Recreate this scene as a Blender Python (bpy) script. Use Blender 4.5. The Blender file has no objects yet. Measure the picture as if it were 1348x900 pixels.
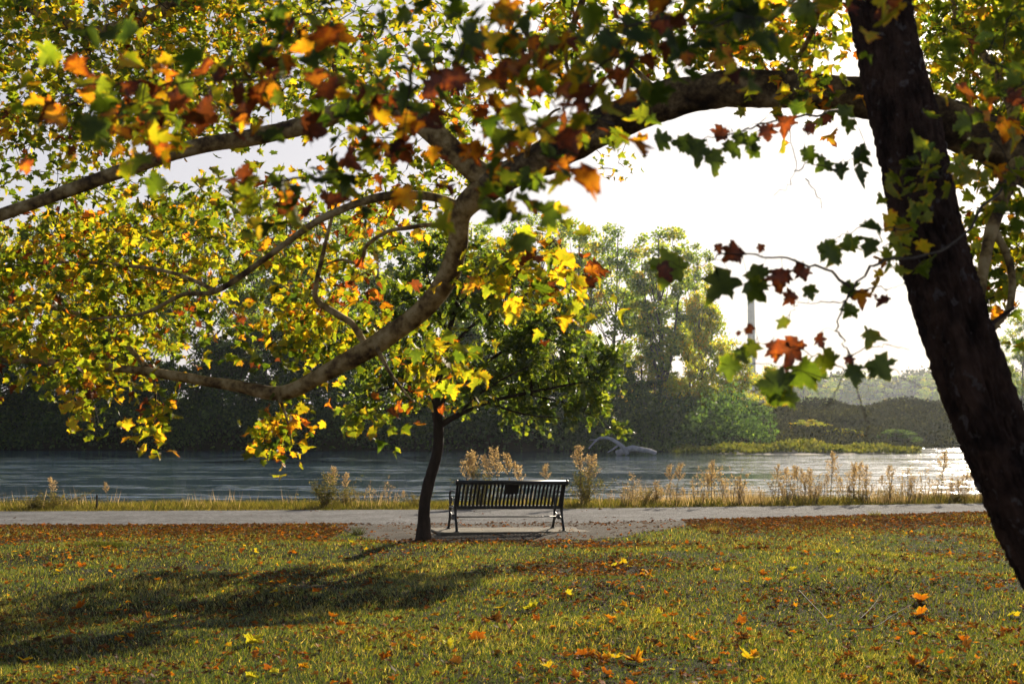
import bpy, math, random
import numpy as np
from mathutils import Vector, noise as mnoise

R = math.radians
rng = np.random.default_rng(7)
random.seed(7)
scene = bpy.context.scene
col = scene.collection

# ------------------------------------------------------------------ camera, light, exposure
CAM_H, FPX, PX0, PY0, HOR = 1.8, 1872.0, 674.0, 450.0, 552.0
PITCH = math.atan((HOR - PY0) / FPX)
cam_d = bpy.data.cameras.new('camera')
cam_d.sensor_width = 36.0
cam_d.lens = 50.0
cam_d.clip_start = 0.05
cam_d.clip_end = 3000
cam_d.dof.use_dof = True
cam_d.dof.focus_distance = 21.0
cam_d.dof.aperture_fstop = 3.8
cam = bpy.data.objects.new('camera', cam_d)
col.objects.link(cam)
cam.location = (0, 0, CAM_H)
cam.rotation_euler = (R(90) + PITCH, 0, 0)
scene.camera = cam

SUN_EL, SUN_AZ = R(21.5), R(20.0)      # azimuth measured from the view direction (+Y) towards +X
world = bpy.data.worlds.new('World')
scene.world = world
world.use_nodes = True
wn = world.node_tree
wn.nodes.clear()
wo = wn.nodes.new('ShaderNodeOutputWorld')
bg = wn.nodes.new('ShaderNodeBackground')
sky = wn.nodes.new('ShaderNodeTexSky')
sky.sky_type = 'NISHITA'
sky.sun_disc = False
sky.sun_elevation = SUN_EL
sky.sun_rotation = SUN_AZ
sky.air_density = 1.0
sky.dust_density = 2.0
sky.ozone_density = 2.0
bg.inputs[1].default_value = 0.040
# thin bright veil low in the sky
tcw = wn.nodes.new('ShaderNodeTexCoord'); sxyz = wn.nodes.new('ShaderNodeSeparateXYZ'); wn.links.new(tcw.outputs['Generated'], sxyz.inputs[0])
vr = wn.nodes.new('ShaderNodeMapRange'); vr.inputs['From Min'].default_value = .18; vr.inputs['From Max'].default_value = .42
vr.inputs['To Min'].default_value = .72; vr.inputs['To Max'].default_value = 0.0; wn.links.new(sxyz.outputs['Z'], vr.inputs['Value'])
vm = wn.nodes.new('ShaderNodeMixRGB'); vm.inputs[2].default_value = (11.6, 11.1, 11.8, 1)
wn.links.new(vr.outputs[0], vm.inputs[0]); wn.links.new(sky.outputs[0], vm.inputs[1]); wn.links.new(vm.outputs[0], bg.inputs[0])
wn.links.new(bg.outputs[0], wo.inputs[0])

sun_d = bpy.data.lights.new('sun', 'SUN')
sun_d.energy = 5.0
sun_d.angle = R(0.6)
sun_d.color = (1.0, 0.86, 0.66)
sun = bpy.data.objects.new('sun', sun_d)
col.objects.link(sun)
sdir = Vector((math.sin(SUN_AZ) * math.cos(SUN_EL), math.cos(SUN_AZ) * math.cos(SUN_EL), math.sin(SUN_EL)))
sun.rotation_euler = sdir.to_track_quat('Z', 'Y').to_euler()
sun.location = sdir * 60

scene.view_settings.view_transform = 'Standard'
scene.view_settings.look = 'None'
scene.view_settings.exposure = 0.86
scene.view_settings.gamma = 1.0
scene.view_settings.use_curve_mapping = False
scene.cycles.max_bounces = 8
scene.cycles.transmission_bounces = 4
scene.cycles.transparent_max_bounces = 8
scene.cycles.volume_bounces = 1
scene.cycles.sample_clamp_indirect = 6
scene.cycles.use_denoising = True

# ------------------------------------------------------------------ helpers
def at(px, py, Y):
    """world point seen at photo pixel (px, py), Y metres ahead of the camera"""
    cx, cy = (px - PX0) / FPX, (PY0 - py) / FPX
    dy = math.cos(PITCH) - cy * math.sin(PITCH)
    dz = math.sin(PITCH) + cy * math.cos(PITCH)
    k = Y / dy
    return Vector((cx * k, Y, CAM_H + dz * k))

def gnd(px, py, z=0.0):
    cx, cy = (px - PX0) / FPX, (PY0 - py) / FPX
    dy = math.cos(PITCH) - cy * math.sin(PITCH)
    dz = math.sin(PITCH) + cy * math.cos(PITCH)
    k = (z - CAM_H) / dz
    return Vector((cx * k, dy * k, z))

def tag(o, label=None, cat=None, group=None, kind=None):
    if label: o['label'] = label
    if cat: o['category'] = cat
    if group: o['group'] = group
    if kind: o['kind'] = kind
    return o

def empty(name, loc=(0, 0, 0), rz=0.0):
    o = bpy.data.objects.new(name, None)
    o.location = loc
    o.rotation_euler = (0, 0, rz)
    o.empty_display_size = 0.2
    col.objects.link(o)
    return o

def link_mesh(name, me, mat, parent=None, smooth=False):
    if mat is not None:
        me.materials.append(mat)
    if smooth and len(me.polygons):
        me.polygons.foreach_set('use_smooth', np.ones(len(me.polygons), dtype=bool))
    o = bpy.data.objects.new(name, me)
    col.objects.link(o)
    if parent is not None:
        o.parent = parent
    return o

def np_mesh(name, verts, tris, hue=None, rim=None):
    """triangle mesh from arrays, hue = one float per face"""
    me = bpy.data.meshes.new(name)
    verts = np.asarray(verts, dtype=np.float32).reshape(-1, 3)
    tris = np.asarray(tris, dtype=np.int32).reshape(-1, 3)
    n = len(tris)
    me.vertices.add(len(verts)); me.vertices.foreach_set('co', verts.ravel())
    me.loops.add(n * 3); me.loops.foreach_set('vertex_index', tris.ravel())
    me.polygons.add(n)
    me.polygons.foreach_set('loop_start', np.arange(0, n * 3, 3, dtype=np.int32))
    me.update(calc_edges=True)
    if rim is not None:
        a = me.attributes.new('rim', 'FLOAT', 'POINT'); a.data.foreach_set('value', np.asarray(rim, dtype=np.float32))
    if hue is not None:
        a = me.attributes.new('hue', 'FLOAT', 'FACE')
        a.data.foreach_set('value', np.asarray(hue, dtype=np.float32))
    return me

def catmull(pts, per=6):
    pts = [np.array(p, dtype=float) for p in pts]
    if len(pts) < 3:
        return np.array([pts[0] + (pts[-1] - pts[0]) * t for t in np.linspace(0, 1, 3)])
    P = [2 * pts[0] - pts[1]] + pts + [2 * pts[-1] - pts[-2]]
    out = []
    for i in range(1, len(P) - 2):
        p0, p1, p2, p3 = P[i - 1], P[i], P[i + 1], P[i + 2]
        for k in range(per):
            t = k / per
            out.append(0.5 * ((2 * p1) + (-p0 + p2) * t + (2 * p0 - 5 * p1 + 4 * p2 - p3) * t * t + (-p0 + 3 * p1 - 3 * p2 + p3) * t ** 3))
    out.append(P[-2])
    return np.array(out)

class MB:
    """collects boxes, tubes and lathes into one mesh"""
    def __init__(s): s.v = []; s.f = []; s.n = 0
    def add(s, v, f):
        s.v.extend([tuple(map(float, p)) for p in v])
        s.f.extend([tuple(i + s.n for i in q) for q in f]); s.n += len(v)
    def box(s, c, size, rot=None):
        hx, hy, hz = size[0] / 2, size[1] / 2, size[2] / 2
        vs = [Vector((x, y, z)) for x in (-hx, hx) for y in (-hy, hy) for z in (-hz, hz)]
        if rot is not None: vs = [rot @ v for v in vs]
        c = Vector(c)
        s.add([v + c for v in vs], [(0, 1, 3, 2), (4, 6, 7, 5), (0, 4, 5, 1), (2, 3, 7, 6), (0, 2, 6, 4), (1, 5, 7, 3)])
    def tube(s, pts, rad, sides=8, rough=0.0, freq=3.0, squash=1.0, cap=True):
        pts = np.asarray(pts, dtype=float); n = len(pts)
        rad = np.broadcast_to(np.asarray(rad, dtype=float), (n,))
        tan = np.gradient(pts, axis=0)
        tan /= np.linalg.norm(tan, axis=1)[:, None] + 1e-12
        up = np.array([0, 0, 1.0]) if abs(tan[0][2]) < 0.9 else np.array([1.0, 0, 0])
        u = np.cross(up, tan[0]); u /= np.linalg.norm(u)
        vs = []
        for i in range(n):
            u = u - tan[i] * np.dot(u, tan[i]); u /= np.linalg.norm(u) + 1e-12
            w = np.cross(tan[i], u)
            for k in range(sides):
                a = 2 * math.pi * k / sides
                r = rad[i]
                if rough:
                    q = pts[i] * freq + (u * math.cos(a) + w * math.sin(a)) * rad[i] * freq * 2
                    r *= 1 + rough * mnoise.noise(Vector(q)) + 0.5 * rough * mnoise.noise(Vector(q * 2.7))
                vs.append(pts[i] + u * math.cos(a) * r + w * math.sin(a) * r * squash)
        fs = [(i * sides + k, i * sides + (k + 1) % sides, (i + 1) * sides + (k + 1) % sides, (i + 1) * sides + k)
              for i in range(n - 1) for k in range(sides)]
        if cap:
            fs.append(tuple(range(sides))[::-1]); fs.append(tuple((n - 1) * sides + k for k in range(sides)))
        s.add(vs, fs)
    def build(s, name, mat, parent=None, smooth=False):
        me = bpy.data.meshes.new(name)
        me.from_pydata(s.v, [], s.f); me.update()
        return link_mesh(name, me, mat, parent, smooth)

def copy_tree(o, parent=None):
    c = o.copy(); col.objects.link(c)
    if parent is not None: c.parent = parent
    for ch in list(o.children): copy_tree(ch, c)
    return c

# ------------------------------------------------------------------ materials
def mat(name):
    m = bpy.data.materials.new(name); m.use_nodes = True
    nt = m.node_tree; nt.nodes.clear()
    out = nt.nodes.new('ShaderNodeOutputMaterial')
    return m, nt, out
def N(nt, t, **kw):
    n = nt.nodes.new(t)
    for k, v in kw.items():
        if k.startswith('i_'):
            key = k[2:]
            n.inputs[int(key) if key.isdigit() else key.replace('_', ' ')].default_value = v
        else: setattr(n, k, v)
    return n
def ramp(nt, fac, stops, interp='LINEAR'):
    r = nt.nodes.new('ShaderNodeValToRGB'); r.color_ramp.interpolation = interp
    e = r.color_ramp.elements
    while len(e) < len(stops): e.new(0.5)
    for x, (p, c) in zip(e, stops):
        x.position = p; x.color = (c[0], c[1], c[2], 1)
    nt.links.new(fac, r.inputs[0]); return r.outputs[0]
def noise_tex(nt, scale, detail=4, coord=None, rough=0.55, stretch=None):
    n = N(nt, 'ShaderNodeTexNoise'); n.inputs['Scale'].default_value = scale
    n.inputs['Detail'].default_value = detail; n.inputs['Roughness'].default_value = rough
    if coord is None:
        coord = N(nt, 'ShaderNodeTexCoord').outputs['Object']
    if stretch:
        mp = N(nt, 'ShaderNodeMapping'); mp.inputs['Scale'].default_value = stretch
        nt.links.new(coord, mp.inputs[0]); coord = mp.outputs[0]
    nt.links.new(coord, n.inputs['Vector']); return n.outputs['Fac']

def solid(name, c1, c2, scale=8, rough=0.8, bump=0.0, bscale=30, metallic=0.0, stretch=None, spec=0.5, c3=None):
    m, nt, out = mat(name)
    p = N(nt, 'ShaderNodeBsdfPrincipled'); p.inputs['Roughness'].default_value = rough
    p.inputs['Metallic'].default_value = metallic
    p.inputs['Specular IOR Level'].default_value = spec
    f = noise_tex(nt, scale, 6, stretch=stretch)
    st = [(0.35, c1), (0.65, c2)] if c3 is None else [(0.32, c1), (0.5, c2), (0.66, c3)]
    nt.links.new(ramp(nt, f, st), p.inputs['Base Color'])
    if bump:
        b = N(nt, 'ShaderNodeBump'); b.inputs['Strength'].default_value = 1.0; b.inputs['Distance'].default_value = bump
        nt.links.new(noise_tex(nt, bscale, 8, rough=0.7, stretch=stretch), b.inputs['Height']); nt.links.new(b.outputs[0], p.inputs['Normal'])
    nt.links.new(p.outputs[0], out.inputs[0]); return m

def leafmat(name, stops, trans=0.5, gloss=0.08, rough=0.45, jitter=0.35, tboost=1.5, mott=0.0, mscale=28, tcol=(1.15, 1.1, .35)):
    """stops over the per-leaf 'hue' attribute; brightness jitter per leaf"""
    m, nt, out = mat(name)
    at_ = N(nt, 'ShaderNodeAttribute', attribute_name='hue')
    hsock = at_.outputs['Fac']
    if mott:
        mm = N(nt, 'ShaderNodeMath', operation='SUBTRACT'); mm.inputs[1].default_value = .5
        nt.links.new(noise_tex(nt, mscale, 4, rough=.7), mm.inputs[0])
        m2_ = N(nt, 'ShaderNodeMath', operation='MULTIPLY_ADD'); m2_.inputs[1].default_value = mott
        nt.links.new(mm.outputs[0], m2_.inputs[0]); nt.links.new(hsock, m2_.inputs[2]); hsock = m2_.outputs[0]
        ra = N(nt, 'ShaderNodeAttribute', attribute_name='rim')
        pw = N(nt, 'ShaderNodeMath', operation='POWER'); pw.inputs[1].default_value = 5.0; nt.links.new(ra.outputs['Fac'], pw.inputs[0])
        en = ramp(nt, noise_tex(nt, mscale * 1.3, 3), [(0.46, (0, 0, 0)), (0.62, (.5, .5, .5))])
        pm = N(nt, 'ShaderNodeMath', operation='MULTIPLY_ADD'); nt.links.new(pw.outputs[0], pm.inputs[0]); nt.links.new(en, pm.inputs[1]); nt.links.new(hsock, pm.inputs[2]); hsock = pm.outputs[0]
    c = ramp(nt, hsock, stops)
    geo = N(nt, 'ShaderNodeNewGeometry')
    mr = N(nt, 'ShaderNodeMapRange'); mr.inputs['To Min'].default_value = 1 - jitter; mr.inputs['To Max'].default_value = 1 + jitter
    nt.links.new(geo.outputs['Random Per Island'], mr.inputs['Value'])
    mx = N(nt, 'ShaderNodeVectorMath', operation='SCALE')
    nt.links.new(c, mx.inputs[0]); nt.links.new(mr.outputs[0], mx.inputs['Scale'])
    d = N(nt, 'ShaderNodeBsdfDiffuse'); nt.links.new(mx.outputs[0], d.inputs[0])
    t = N(nt, 'ShaderNodeBsdfTranslucent')
    m2 = N(nt, 'ShaderNodeVectorMath', operation='MULTIPLY')
    m2.inputs[1].default_value = tuple(tboost * q for q in tcol)
    nt.links.new(mx.outputs[0], m2.inputs[0]); nt.links.new(m2.outputs[0], t.inputs[0])
    ms = N(nt, 'ShaderNodeMixShader'); ms.inputs[0].default_value = trans
    nt.links.new(d.outputs[0], ms.inputs[1]); nt.links.new(t.outputs[0], ms.inputs[2])
    g = N(nt, 'ShaderNodeBsdfGlossy'); g.inputs['Roughness'].default_value = rough; g.inputs[0].default_value = (1, 1, 1, 1)
    m3 = N(nt, 'ShaderNodeMixShader'); m3.inputs[0].default_value = gloss
    nt.links.new(ms.outputs[0], m3.inputs[1]); nt.links.new(g.outputs[0], m3.inputs[2])
    nt.links.new(m3.outputs[0], out.inputs[0]); return m

AUTUMN = [(0.0, (.022, .042, .008)), (0.25, (.070, .105, .014)), (0.48, (.17, .19, .018)), (0.66, (.36, .26, .02)),
          (0.82, (.36, .13, .015)), (0.92, (.17, .035, .012)), (1.0, (.065, .018, .012))]
M = {}
M['syc_leaf'] = leafmat('sycamore_leaf', AUTUMN, trans=0.56, gloss=0.03, tboost=2.7, mott=.38, mscale=24)
M['pear_leaf'] = leafmat('small_tree_leaf', [(0, (.020, .042, .008)), (0.5, (.055, .080, .012)), (1, (.15, .155, .02))], trans=0.5, gloss=0.07, rough=0.4, tboost=3.8)
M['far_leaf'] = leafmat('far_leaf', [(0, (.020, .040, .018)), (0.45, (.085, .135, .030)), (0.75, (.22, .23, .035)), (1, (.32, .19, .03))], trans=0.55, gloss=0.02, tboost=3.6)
M['litter'] = leafmat('fallen_leaf', [(0, (.07, .035, .018)), (0.35, (.15, .06, .022)), (0.55, (.36, .09, .015)), (0.75, (.55, .20, .02)), (0.9, (.65, .42, .03)), (1, (.45, .48, .06))], trans=0.35, gloss=0.02, rough=.6, tboost=1.5, mott=.6, mscale=30)
M['grass'] = leafmat('grass_blade', [(0, (.014, .030, .006)), (0.4, (.056, .088, .010)), (0.72, (.19, .175, .026)), (1, (.50, .38, .17))], trans=0.5, gloss=0.10, rough=0.38, tboost=1.9, jitter=.6)
M['dry'] = leafmat('dry_seed_head', [(0, (.22, .18, .10)), (0.5, (.38, .30, .20)), (1, (.56, .46, .34))], trans=0.55, gloss=0.02, tboost=1.5, tcol=(1.05, .90, .50))
M['weed_green'] = leafmat('weed_leaf', [(0, (.045, .065, .012)), (0.5, (.11, .11, .028)), (1, (.26, .20, .08))], trans=0.4, gloss=0.03, tboost=1.4, jitter=.6)
M['twig'] = solid('twig_bark', (.030, .022, .016), (.07, .05, .035), 20, 0.9)
M['stalk'] = solid('dry_stalk', (.10, .07, .04), (.22, .16, .09), 20, 0.9)
M['dark_bark'] = solid('furrowed_bark', (.018, .010, .008), (.085, .048, .034), 9, 0.9, 0.03, 26, stretch=(1, 1, .7), spec=.25)
M['pear_bark'] = solid('small_tree_bark', (.025, .018, .014), (.06, .042, .032), 10, 0.9, 0.006, 40, stretch=(1, 1, .3), spec=.25)
M['far_bark'] = solid('far_bark', (.07, .055, .045), (.14, .11, .09), 3, 0.9)
M['metal'] = solid('black_powder_coat', (.008, .009, .012), (.014, .015, .018), 14, 0.42, 0.0006, 200)
M['plaque'] = solid('dark_plaque', (.012, .012, .013), (.02, .02, .02), 14, 0.35)
M['concrete'] = solid('pad_concrete', (.11, .095, .072), (.22, .195, .15), 4, 0.95, 0.02, 45)
M['chimney'] = solid('pale_concrete', (.30, .30, .29), (.42, .42, .41), .2, 0.9)
M['drift'] = solid('bleached_wood', (.30, .31, .34), (.5, .5, .52), 4, 0.85, 0.02, 8)
M['sand'] = solid('sandbar_sand', (.22, .19, .15), (.42, .37, .30), .6, 0.95)

# sycamore bark: cream, olive and brown plates
m, nt, out = mat('mottled_sycamore_bark')
p = N(nt, 'ShaderNodeBsdfPrincipled'); p.inputs['Roughness'].default_value = .85; p.inputs['Specular IOR Level'].default_value = .25
co = N(nt, 'ShaderNodeTexCoord').outputs['Object']
f1 = noise_tex(nt, 7, 5, co, .6); f2 = noise_tex(nt, 22, 4, co, .6)
ma = N(nt, 'ShaderNodeMath', operation='MULTIPLY_ADD'); ma.inputs[1].default_value = .35
nt.links.new(f2, ma.inputs[0]); nt.links.new(f1, ma.inputs[2])
c = ramp(nt, ma.outputs[0], [(0.50, (.035, .022, .013)), (0.60, (.13, .082, .036)), (0.68, (.26, .18, .07)), (0.80, (.42, .32, .16))])
nt.links.new(c, p.inputs['Base Color'])
b = N(nt, 'ShaderNodeBump'); b.inputs['Distance'].default_value = .012
nt.links.new(ma.outputs[0], b.inputs['Height']); nt.links.new(b.outputs[0], p.inputs['Normal'])
nt.links.new(p.outputs[0], out.inputs[0]); M['syc_bark'] = m

m, nt, out = mat('old_shaded_sycamore_bark')  # darker copy of the sycamore bark: old plates plus silhouette shade in the colour
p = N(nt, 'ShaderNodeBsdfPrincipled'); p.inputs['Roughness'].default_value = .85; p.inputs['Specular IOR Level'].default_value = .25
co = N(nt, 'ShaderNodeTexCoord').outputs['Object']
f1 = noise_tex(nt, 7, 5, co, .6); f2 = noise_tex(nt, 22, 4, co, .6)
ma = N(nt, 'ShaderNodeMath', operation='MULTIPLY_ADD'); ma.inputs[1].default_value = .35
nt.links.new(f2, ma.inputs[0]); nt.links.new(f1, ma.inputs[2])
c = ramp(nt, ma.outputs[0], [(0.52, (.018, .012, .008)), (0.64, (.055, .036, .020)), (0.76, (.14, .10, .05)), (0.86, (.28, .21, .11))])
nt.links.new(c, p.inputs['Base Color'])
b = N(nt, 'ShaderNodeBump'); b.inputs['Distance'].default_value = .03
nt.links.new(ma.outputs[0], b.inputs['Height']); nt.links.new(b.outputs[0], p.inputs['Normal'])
nt.links.new(p.outputs[0], out.inputs[0]); M['syc_old_shaded'] = m

# dark trunk bark with pale lichen spots
m = M['dark_bark']; nt = m.node_tree
p = [n for n in nt.nodes if n.type == 'BSDF_PRINCIPLED'][0]
base = p.inputs['Base Color'].links[0].from_socket
v = noise_tex(nt, 13, 3, None, .5)
lr = ramp(nt, v, [(0.63, (0, 0, 0)), (0.68, (1, 1, 1))])
mx = N(nt, 'ShaderNodeMixRGB'); mx.inputs[2].default_value = (.12, .10, .095, 1)
nt.links.new(lr, mx.inputs[0]); nt.links.new(base, mx.inputs[1]); nt.links.new(mx.outputs[0], p.inputs['Base Color'])

# ground: soil and thatch under the blades; brown scrubland beyond the river
m, nt, out = mat('lawn_soil')
p = N(nt, 'ShaderNodeBsdfPrincipled'); p.inputs['Roughness'].default_value = 1; p.inputs['Specular IOR Level'].default_value = .1
co = N(nt, 'ShaderNodeTexCoord').outputs['Object']
a = ramp(nt, noise_tex(nt, 1.3, 8, co, .7), [(0.35, (.012, .012, .004)), (0.5, (.022, .017, .006)), (0.66, (.042, .022, .009))])
sp = ramp(nt, noise_tex(nt, 60, 3, co, .7), [(0.3, (.45, .45, .45)), (0.7, (1.5, 1.5, 1.5))])
mx = N(nt, 'ShaderNodeMixRGB', blend_type='MULTIPLY'); mx.inputs[0].default_value = 1
nt.links.new(a, mx.inputs[1]); nt.links.new(sp, mx.inputs[2]); nt.links.new(mx.outputs[0], p.inputs['Base Color'])
b = N(nt, 'ShaderNodeBump'); b.inputs['Distance'].default_value = .03
nt.links.new(noise_tex(nt, 30, 6, co, .7), b.inputs['Height']); nt.links.new(b.outputs[0], p.inputs['Normal'])
nt.links.new(p.outputs[0], out.inputs[0]); M['soil'] = m

# gravel path
m, nt, out = mat('gravel_path')
p = N(nt, 'ShaderNodeBsdfPrincipled'); p.inputs['Roughness'].default_value = .95; p.inputs['Specular IOR Level'].default_value = .2
co = N(nt, 'ShaderNodeTexCoord').outputs['Object']
a = ramp(nt, noise_tex(nt, 1.2, 6, co, .65), [(0.35, (.13, .133, .142)), (0.65, (.23, .235, .25))])
sp = ramp(nt, noise_tex(nt, 14, 6, co, .85), [(0.36, (.35, .35, .35)), (0.5, (1, 1, 1)), (0.64, (1.5, 1.45, 1.4))])
mx = N(nt, 'ShaderNodeMixRGB', blend_type='MULTIPLY'); mx.inputs[0].default_value = 1
nt.links.new(a, mx.inputs[1]); nt.links.new(sp, mx.inputs[2]); nt.links.new(mx.outputs[0], p.inputs['Base Color'])
b = N(nt, 'ShaderNodeBump'); b.inputs['Distance'].default_value = .07
nt.links.new(noise_tex(nt, 16, 8, co, .8), b.inputs['Height']); nt.links.new(b.outputs[0], p.inputs['Normal'])
nt.links.new(p.outputs[0], out.inputs[0]); M['gravel'] = m
M['dirt'] = solid('bare_dirt', (.035, .028, .023), (.10, .085, .072), 2.2, 1.0, .02, 40, spec=.15)

# river water
m, nt, out = mat('river_water')
p = N(nt, 'ShaderNodeBsdfPrincipled'); p.inputs['Roughness'].default_value = .06; p.inputs['IOR'].default_value = 1.5
p.inputs['Base Color'].default_value = (.045, .085, .125, 1)
co = N(nt, 'ShaderNodeTexCoord').outputs['Object']
zone = noise_tex(nt, 1.0, 6, co, .68, stretch=(.03, .15, 1))
zr = ramp(nt, zone, [(0.455, (.02, .02, .02)), (0.505, (1, 1, 1))])
def ripple(stretch, amp):
    t = N(nt, 'ShaderNodeTexNoise'); t.inputs['Detail'].default_value = 3; t.inputs['Scale'].default_value = 1
    mp = N(nt, 'ShaderNodeMapping'); mp.inputs['Scale'].default_value = stretch
    nt.links.new(co, mp.inputs[0]); nt.links.new(mp.outputs[0], t.inputs['Vector'])
    sb_ = N(nt, 'ShaderNodeVectorMath', operation='SUBTRACT'); sb_.inputs[1].default_value = (.5, .5, .5); nt.links.new(t.outputs['Color'], sb_.inputs[0])
    ml = N(nt, 'ShaderNodeVectorMath', operation='MULTIPLY'); ml.inputs[1].default_value = amp; nt.links.new(sb_.outputs[0], ml.inputs[0])
    return ml.outputs[0]
ad = N(nt, 'ShaderNodeVectorMath', operation='ADD'); nt.links.new(ripple((.28, 1.3, 1), (.4, 1.6, 0)), ad.inputs[0]); nt.links.new(ripple((1.5, 4.5, 1), (.4, 1.0, 0)), ad.inputs[1])
sc_ = N(nt, 'ShaderNodeVectorMath', operation='SCALE'); nt.links.new(ad.outputs[0], sc_.inputs[0]); nt.links.new(zr, sc_.inputs['Scale'])
up_ = N(nt, 'ShaderNodeVectorMath', operation='ADD'); up_.inputs[1].default_value = (0, 0, 1); nt.links.new(sc_.outputs[0], up_.inputs[0])
nm_ = N(nt, 'ShaderNodeVectorMath', operation='NORMALIZE'); nt.links.new(up_.outputs[0], nm_.inputs[0]); nt.links.new(nm_.outputs[0], p.inputs['Normal'])
p.inputs['Roughness'].default_value = .09
nt.links.new(p.outputs[0], out.inputs[0]); M['water'] = m

# ------------------------------------------------------------------ the setting
WATER_Z = -1.2
def lerp(x, xs, ys): return np.interp(x, xs, ys)
def near_edge(x): return lerp(x, [-12, -6, -1, 2, 6, 12], [24.2, 24.2, 24.6, 25.0, 26.4, 28.6])
def far_edge(x): return lerp(x, [-14, -6, 0, 4, 10], [27.7, 28.2, 28.6, 29.3, 30.6])
def far_bank(x): return lerp(x, [-400, -80, -40, 10, 18, 26, 45, 60, 400], [160, 142, 140, 134, 133, 140, 150, 158, 230])
def nz(x, y, f, seed=0.0):
    return np.array([mnoise.noise(Vector((a * f, b * f, seed))) for a, b in zip(np.ravel(x), np.ravel(y))]).reshape(np.shape(x))
def height(x, y):
    x = np.asarray(x, float); y = np.asarray(y, float)
    lawn = 0.14 * nz(x, y * 2.4, .18, 3.1) + 0.05 * nz(x, y * 1.5, .7, 9.2)
    fade = np.clip((22.8 - y) / 4.0, 0, 1)
    h = lawn * fade
    e = far_edge(x) + 2.0
    d = np.clip((y - e) / 5.0, 0, 1)
    h = h - 2.4 * d * d * (3 - 2 * d)
    fb = far_bank(x)
    u = np.clip((y - fb + 3) / 40.0, 0, 1)
    top = lerp(x, [-100, 0, 24, 40, 90], [3.5, 3.3, 3.1, 3.3, 3.4])
    t = np.clip((y - fb + 1.5) / lerp(x, [0, 30], [14, 34]), 0, 1)
    bank = -2.4 + (2.4 + top) * (t ** .8)
    bank += np.where(t > 0, 1, 0) * .35 * nz(x, y, .15, 5.5) * np.clip((y - fb) / 8, 0, 1)
    back = np.clip((y - fb - 60) / 60, 0, 1)
    bank = bank - back * 2.5
    return np.where(y > fb - 3, bank, h)

def sheet(name, xs, ys, zfun, matr):
    X, Y = np.meshgrid(xs, ys)
    Z = zfun(X, Y)
    v = np.stack([X, Y, Z], -1).reshape(-1, 3)
    nx, ny = len(xs), len(ys)
    i = np.arange(nx * ny).reshape(ny, nx)
    a, b_, c_, d = i[:-1, :-1].ravel(), i[:-1, 1:].ravel(), i[1:, 1:].ravel(), i[1:, :-1].ravel()
    tris = np.concatenate([np.stack([a, b_, c_], 1), np.stack([a, c_, d], 1)])
    return link_mesh(name, np_mesh(name, v, tris), matr, None, True)

xs = np.concatenate([-np.geomspace(500, 12.4, 34), np.linspace(-12, 12, 97), np.geomspace(12.4, 500, 34)])
ys = np.concatenate([np.linspace(-40, 5, 12), np.linspace(5.2, 36, 130), np.linspace(37, 128, 40), np.linspace(129, 200, 60), np.linspace(204, 960, 40)])
tag(sheet('ground', xs, ys, height, M['soil']), kind='structure')
tag(sheet('water', np.linspace(-480, 480, 9), np.concatenate([np.array([30.6]), np.linspace(40, 250, 8)]), lambda X, Y: np.full(X.shape, WATER_Z), M['water']), kind='structure')

def strip(name, xs, e0, e1, z, matr, n=9, wob=0.0):
    T = np.linspace(0, 1, n)
    V = []
    for x in xs:
        a = e0(x) + wob * mnoise.noise(Vector((x * 2.1, 0, 4))) + .5 * wob * mnoise.noise(Vector((x * 7, 0, 4)))
        b = e1(x) + wob * .5 * mnoise.noise(Vector((x * 2.1, 9, 4)))
        for t in T:
            y = a + (b - a) * t
            V.append((x, y, float(height(x, y)) + z + .02 * math.sin(math.pi * t)))
    nx = len(xs); i = np.arange(nx * n).reshape(nx, n)
    a, b_, c_, d = i[:-1, :-1].ravel(), i[1:, :-1].ravel(), i[1:, 1:].ravel(), i[:-1, 1:].ravel()
    return link_mesh(name, np_mesh(name, V, np.concatenate([np.stack([a, b_, c_], 1), np.stack([a, c_, d], 1)])), matr, None, True)
tag(strip('path', np.linspace(-60, 60, 480), near_edge, far_edge, .012, M['gravel'], wob=.34), kind='structure')
# bare trodden dirt round bench and tree
def dirt_lo(x): return lerp(x, [-3.1, -2.6, -1.6, -.6, .8, 1.6, 2.3, 3.3], [24.6, 22.6, 20.5, 20.6, 21.4, 21.9, 23.0, 24.9])
tag(strip('bare_dirt', np.linspace(-3.1, 3.3, 80), dirt_lo, lambda x: near_edge(x) + .12, .008, M['dirt'], wob=.3), kind='structure')

# sandbar
def bar_h(x, y):
    cx, cy = 25.5, 129.0
    r = np.sqrt(((x - cx) / 12.5) ** 2 + ((y - cy) / 9.5) ** 2)
    return WATER_Z - .25 + .55 * np.clip(1.15 - r, 0, 1) + .08 * nz(x, y, .4, 2)
tag(sheet('sandbar', np.linspace(9, 41, 60), np.linspace(117, 143, 40), bar_h, M['sand']), kind='structure')

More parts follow.
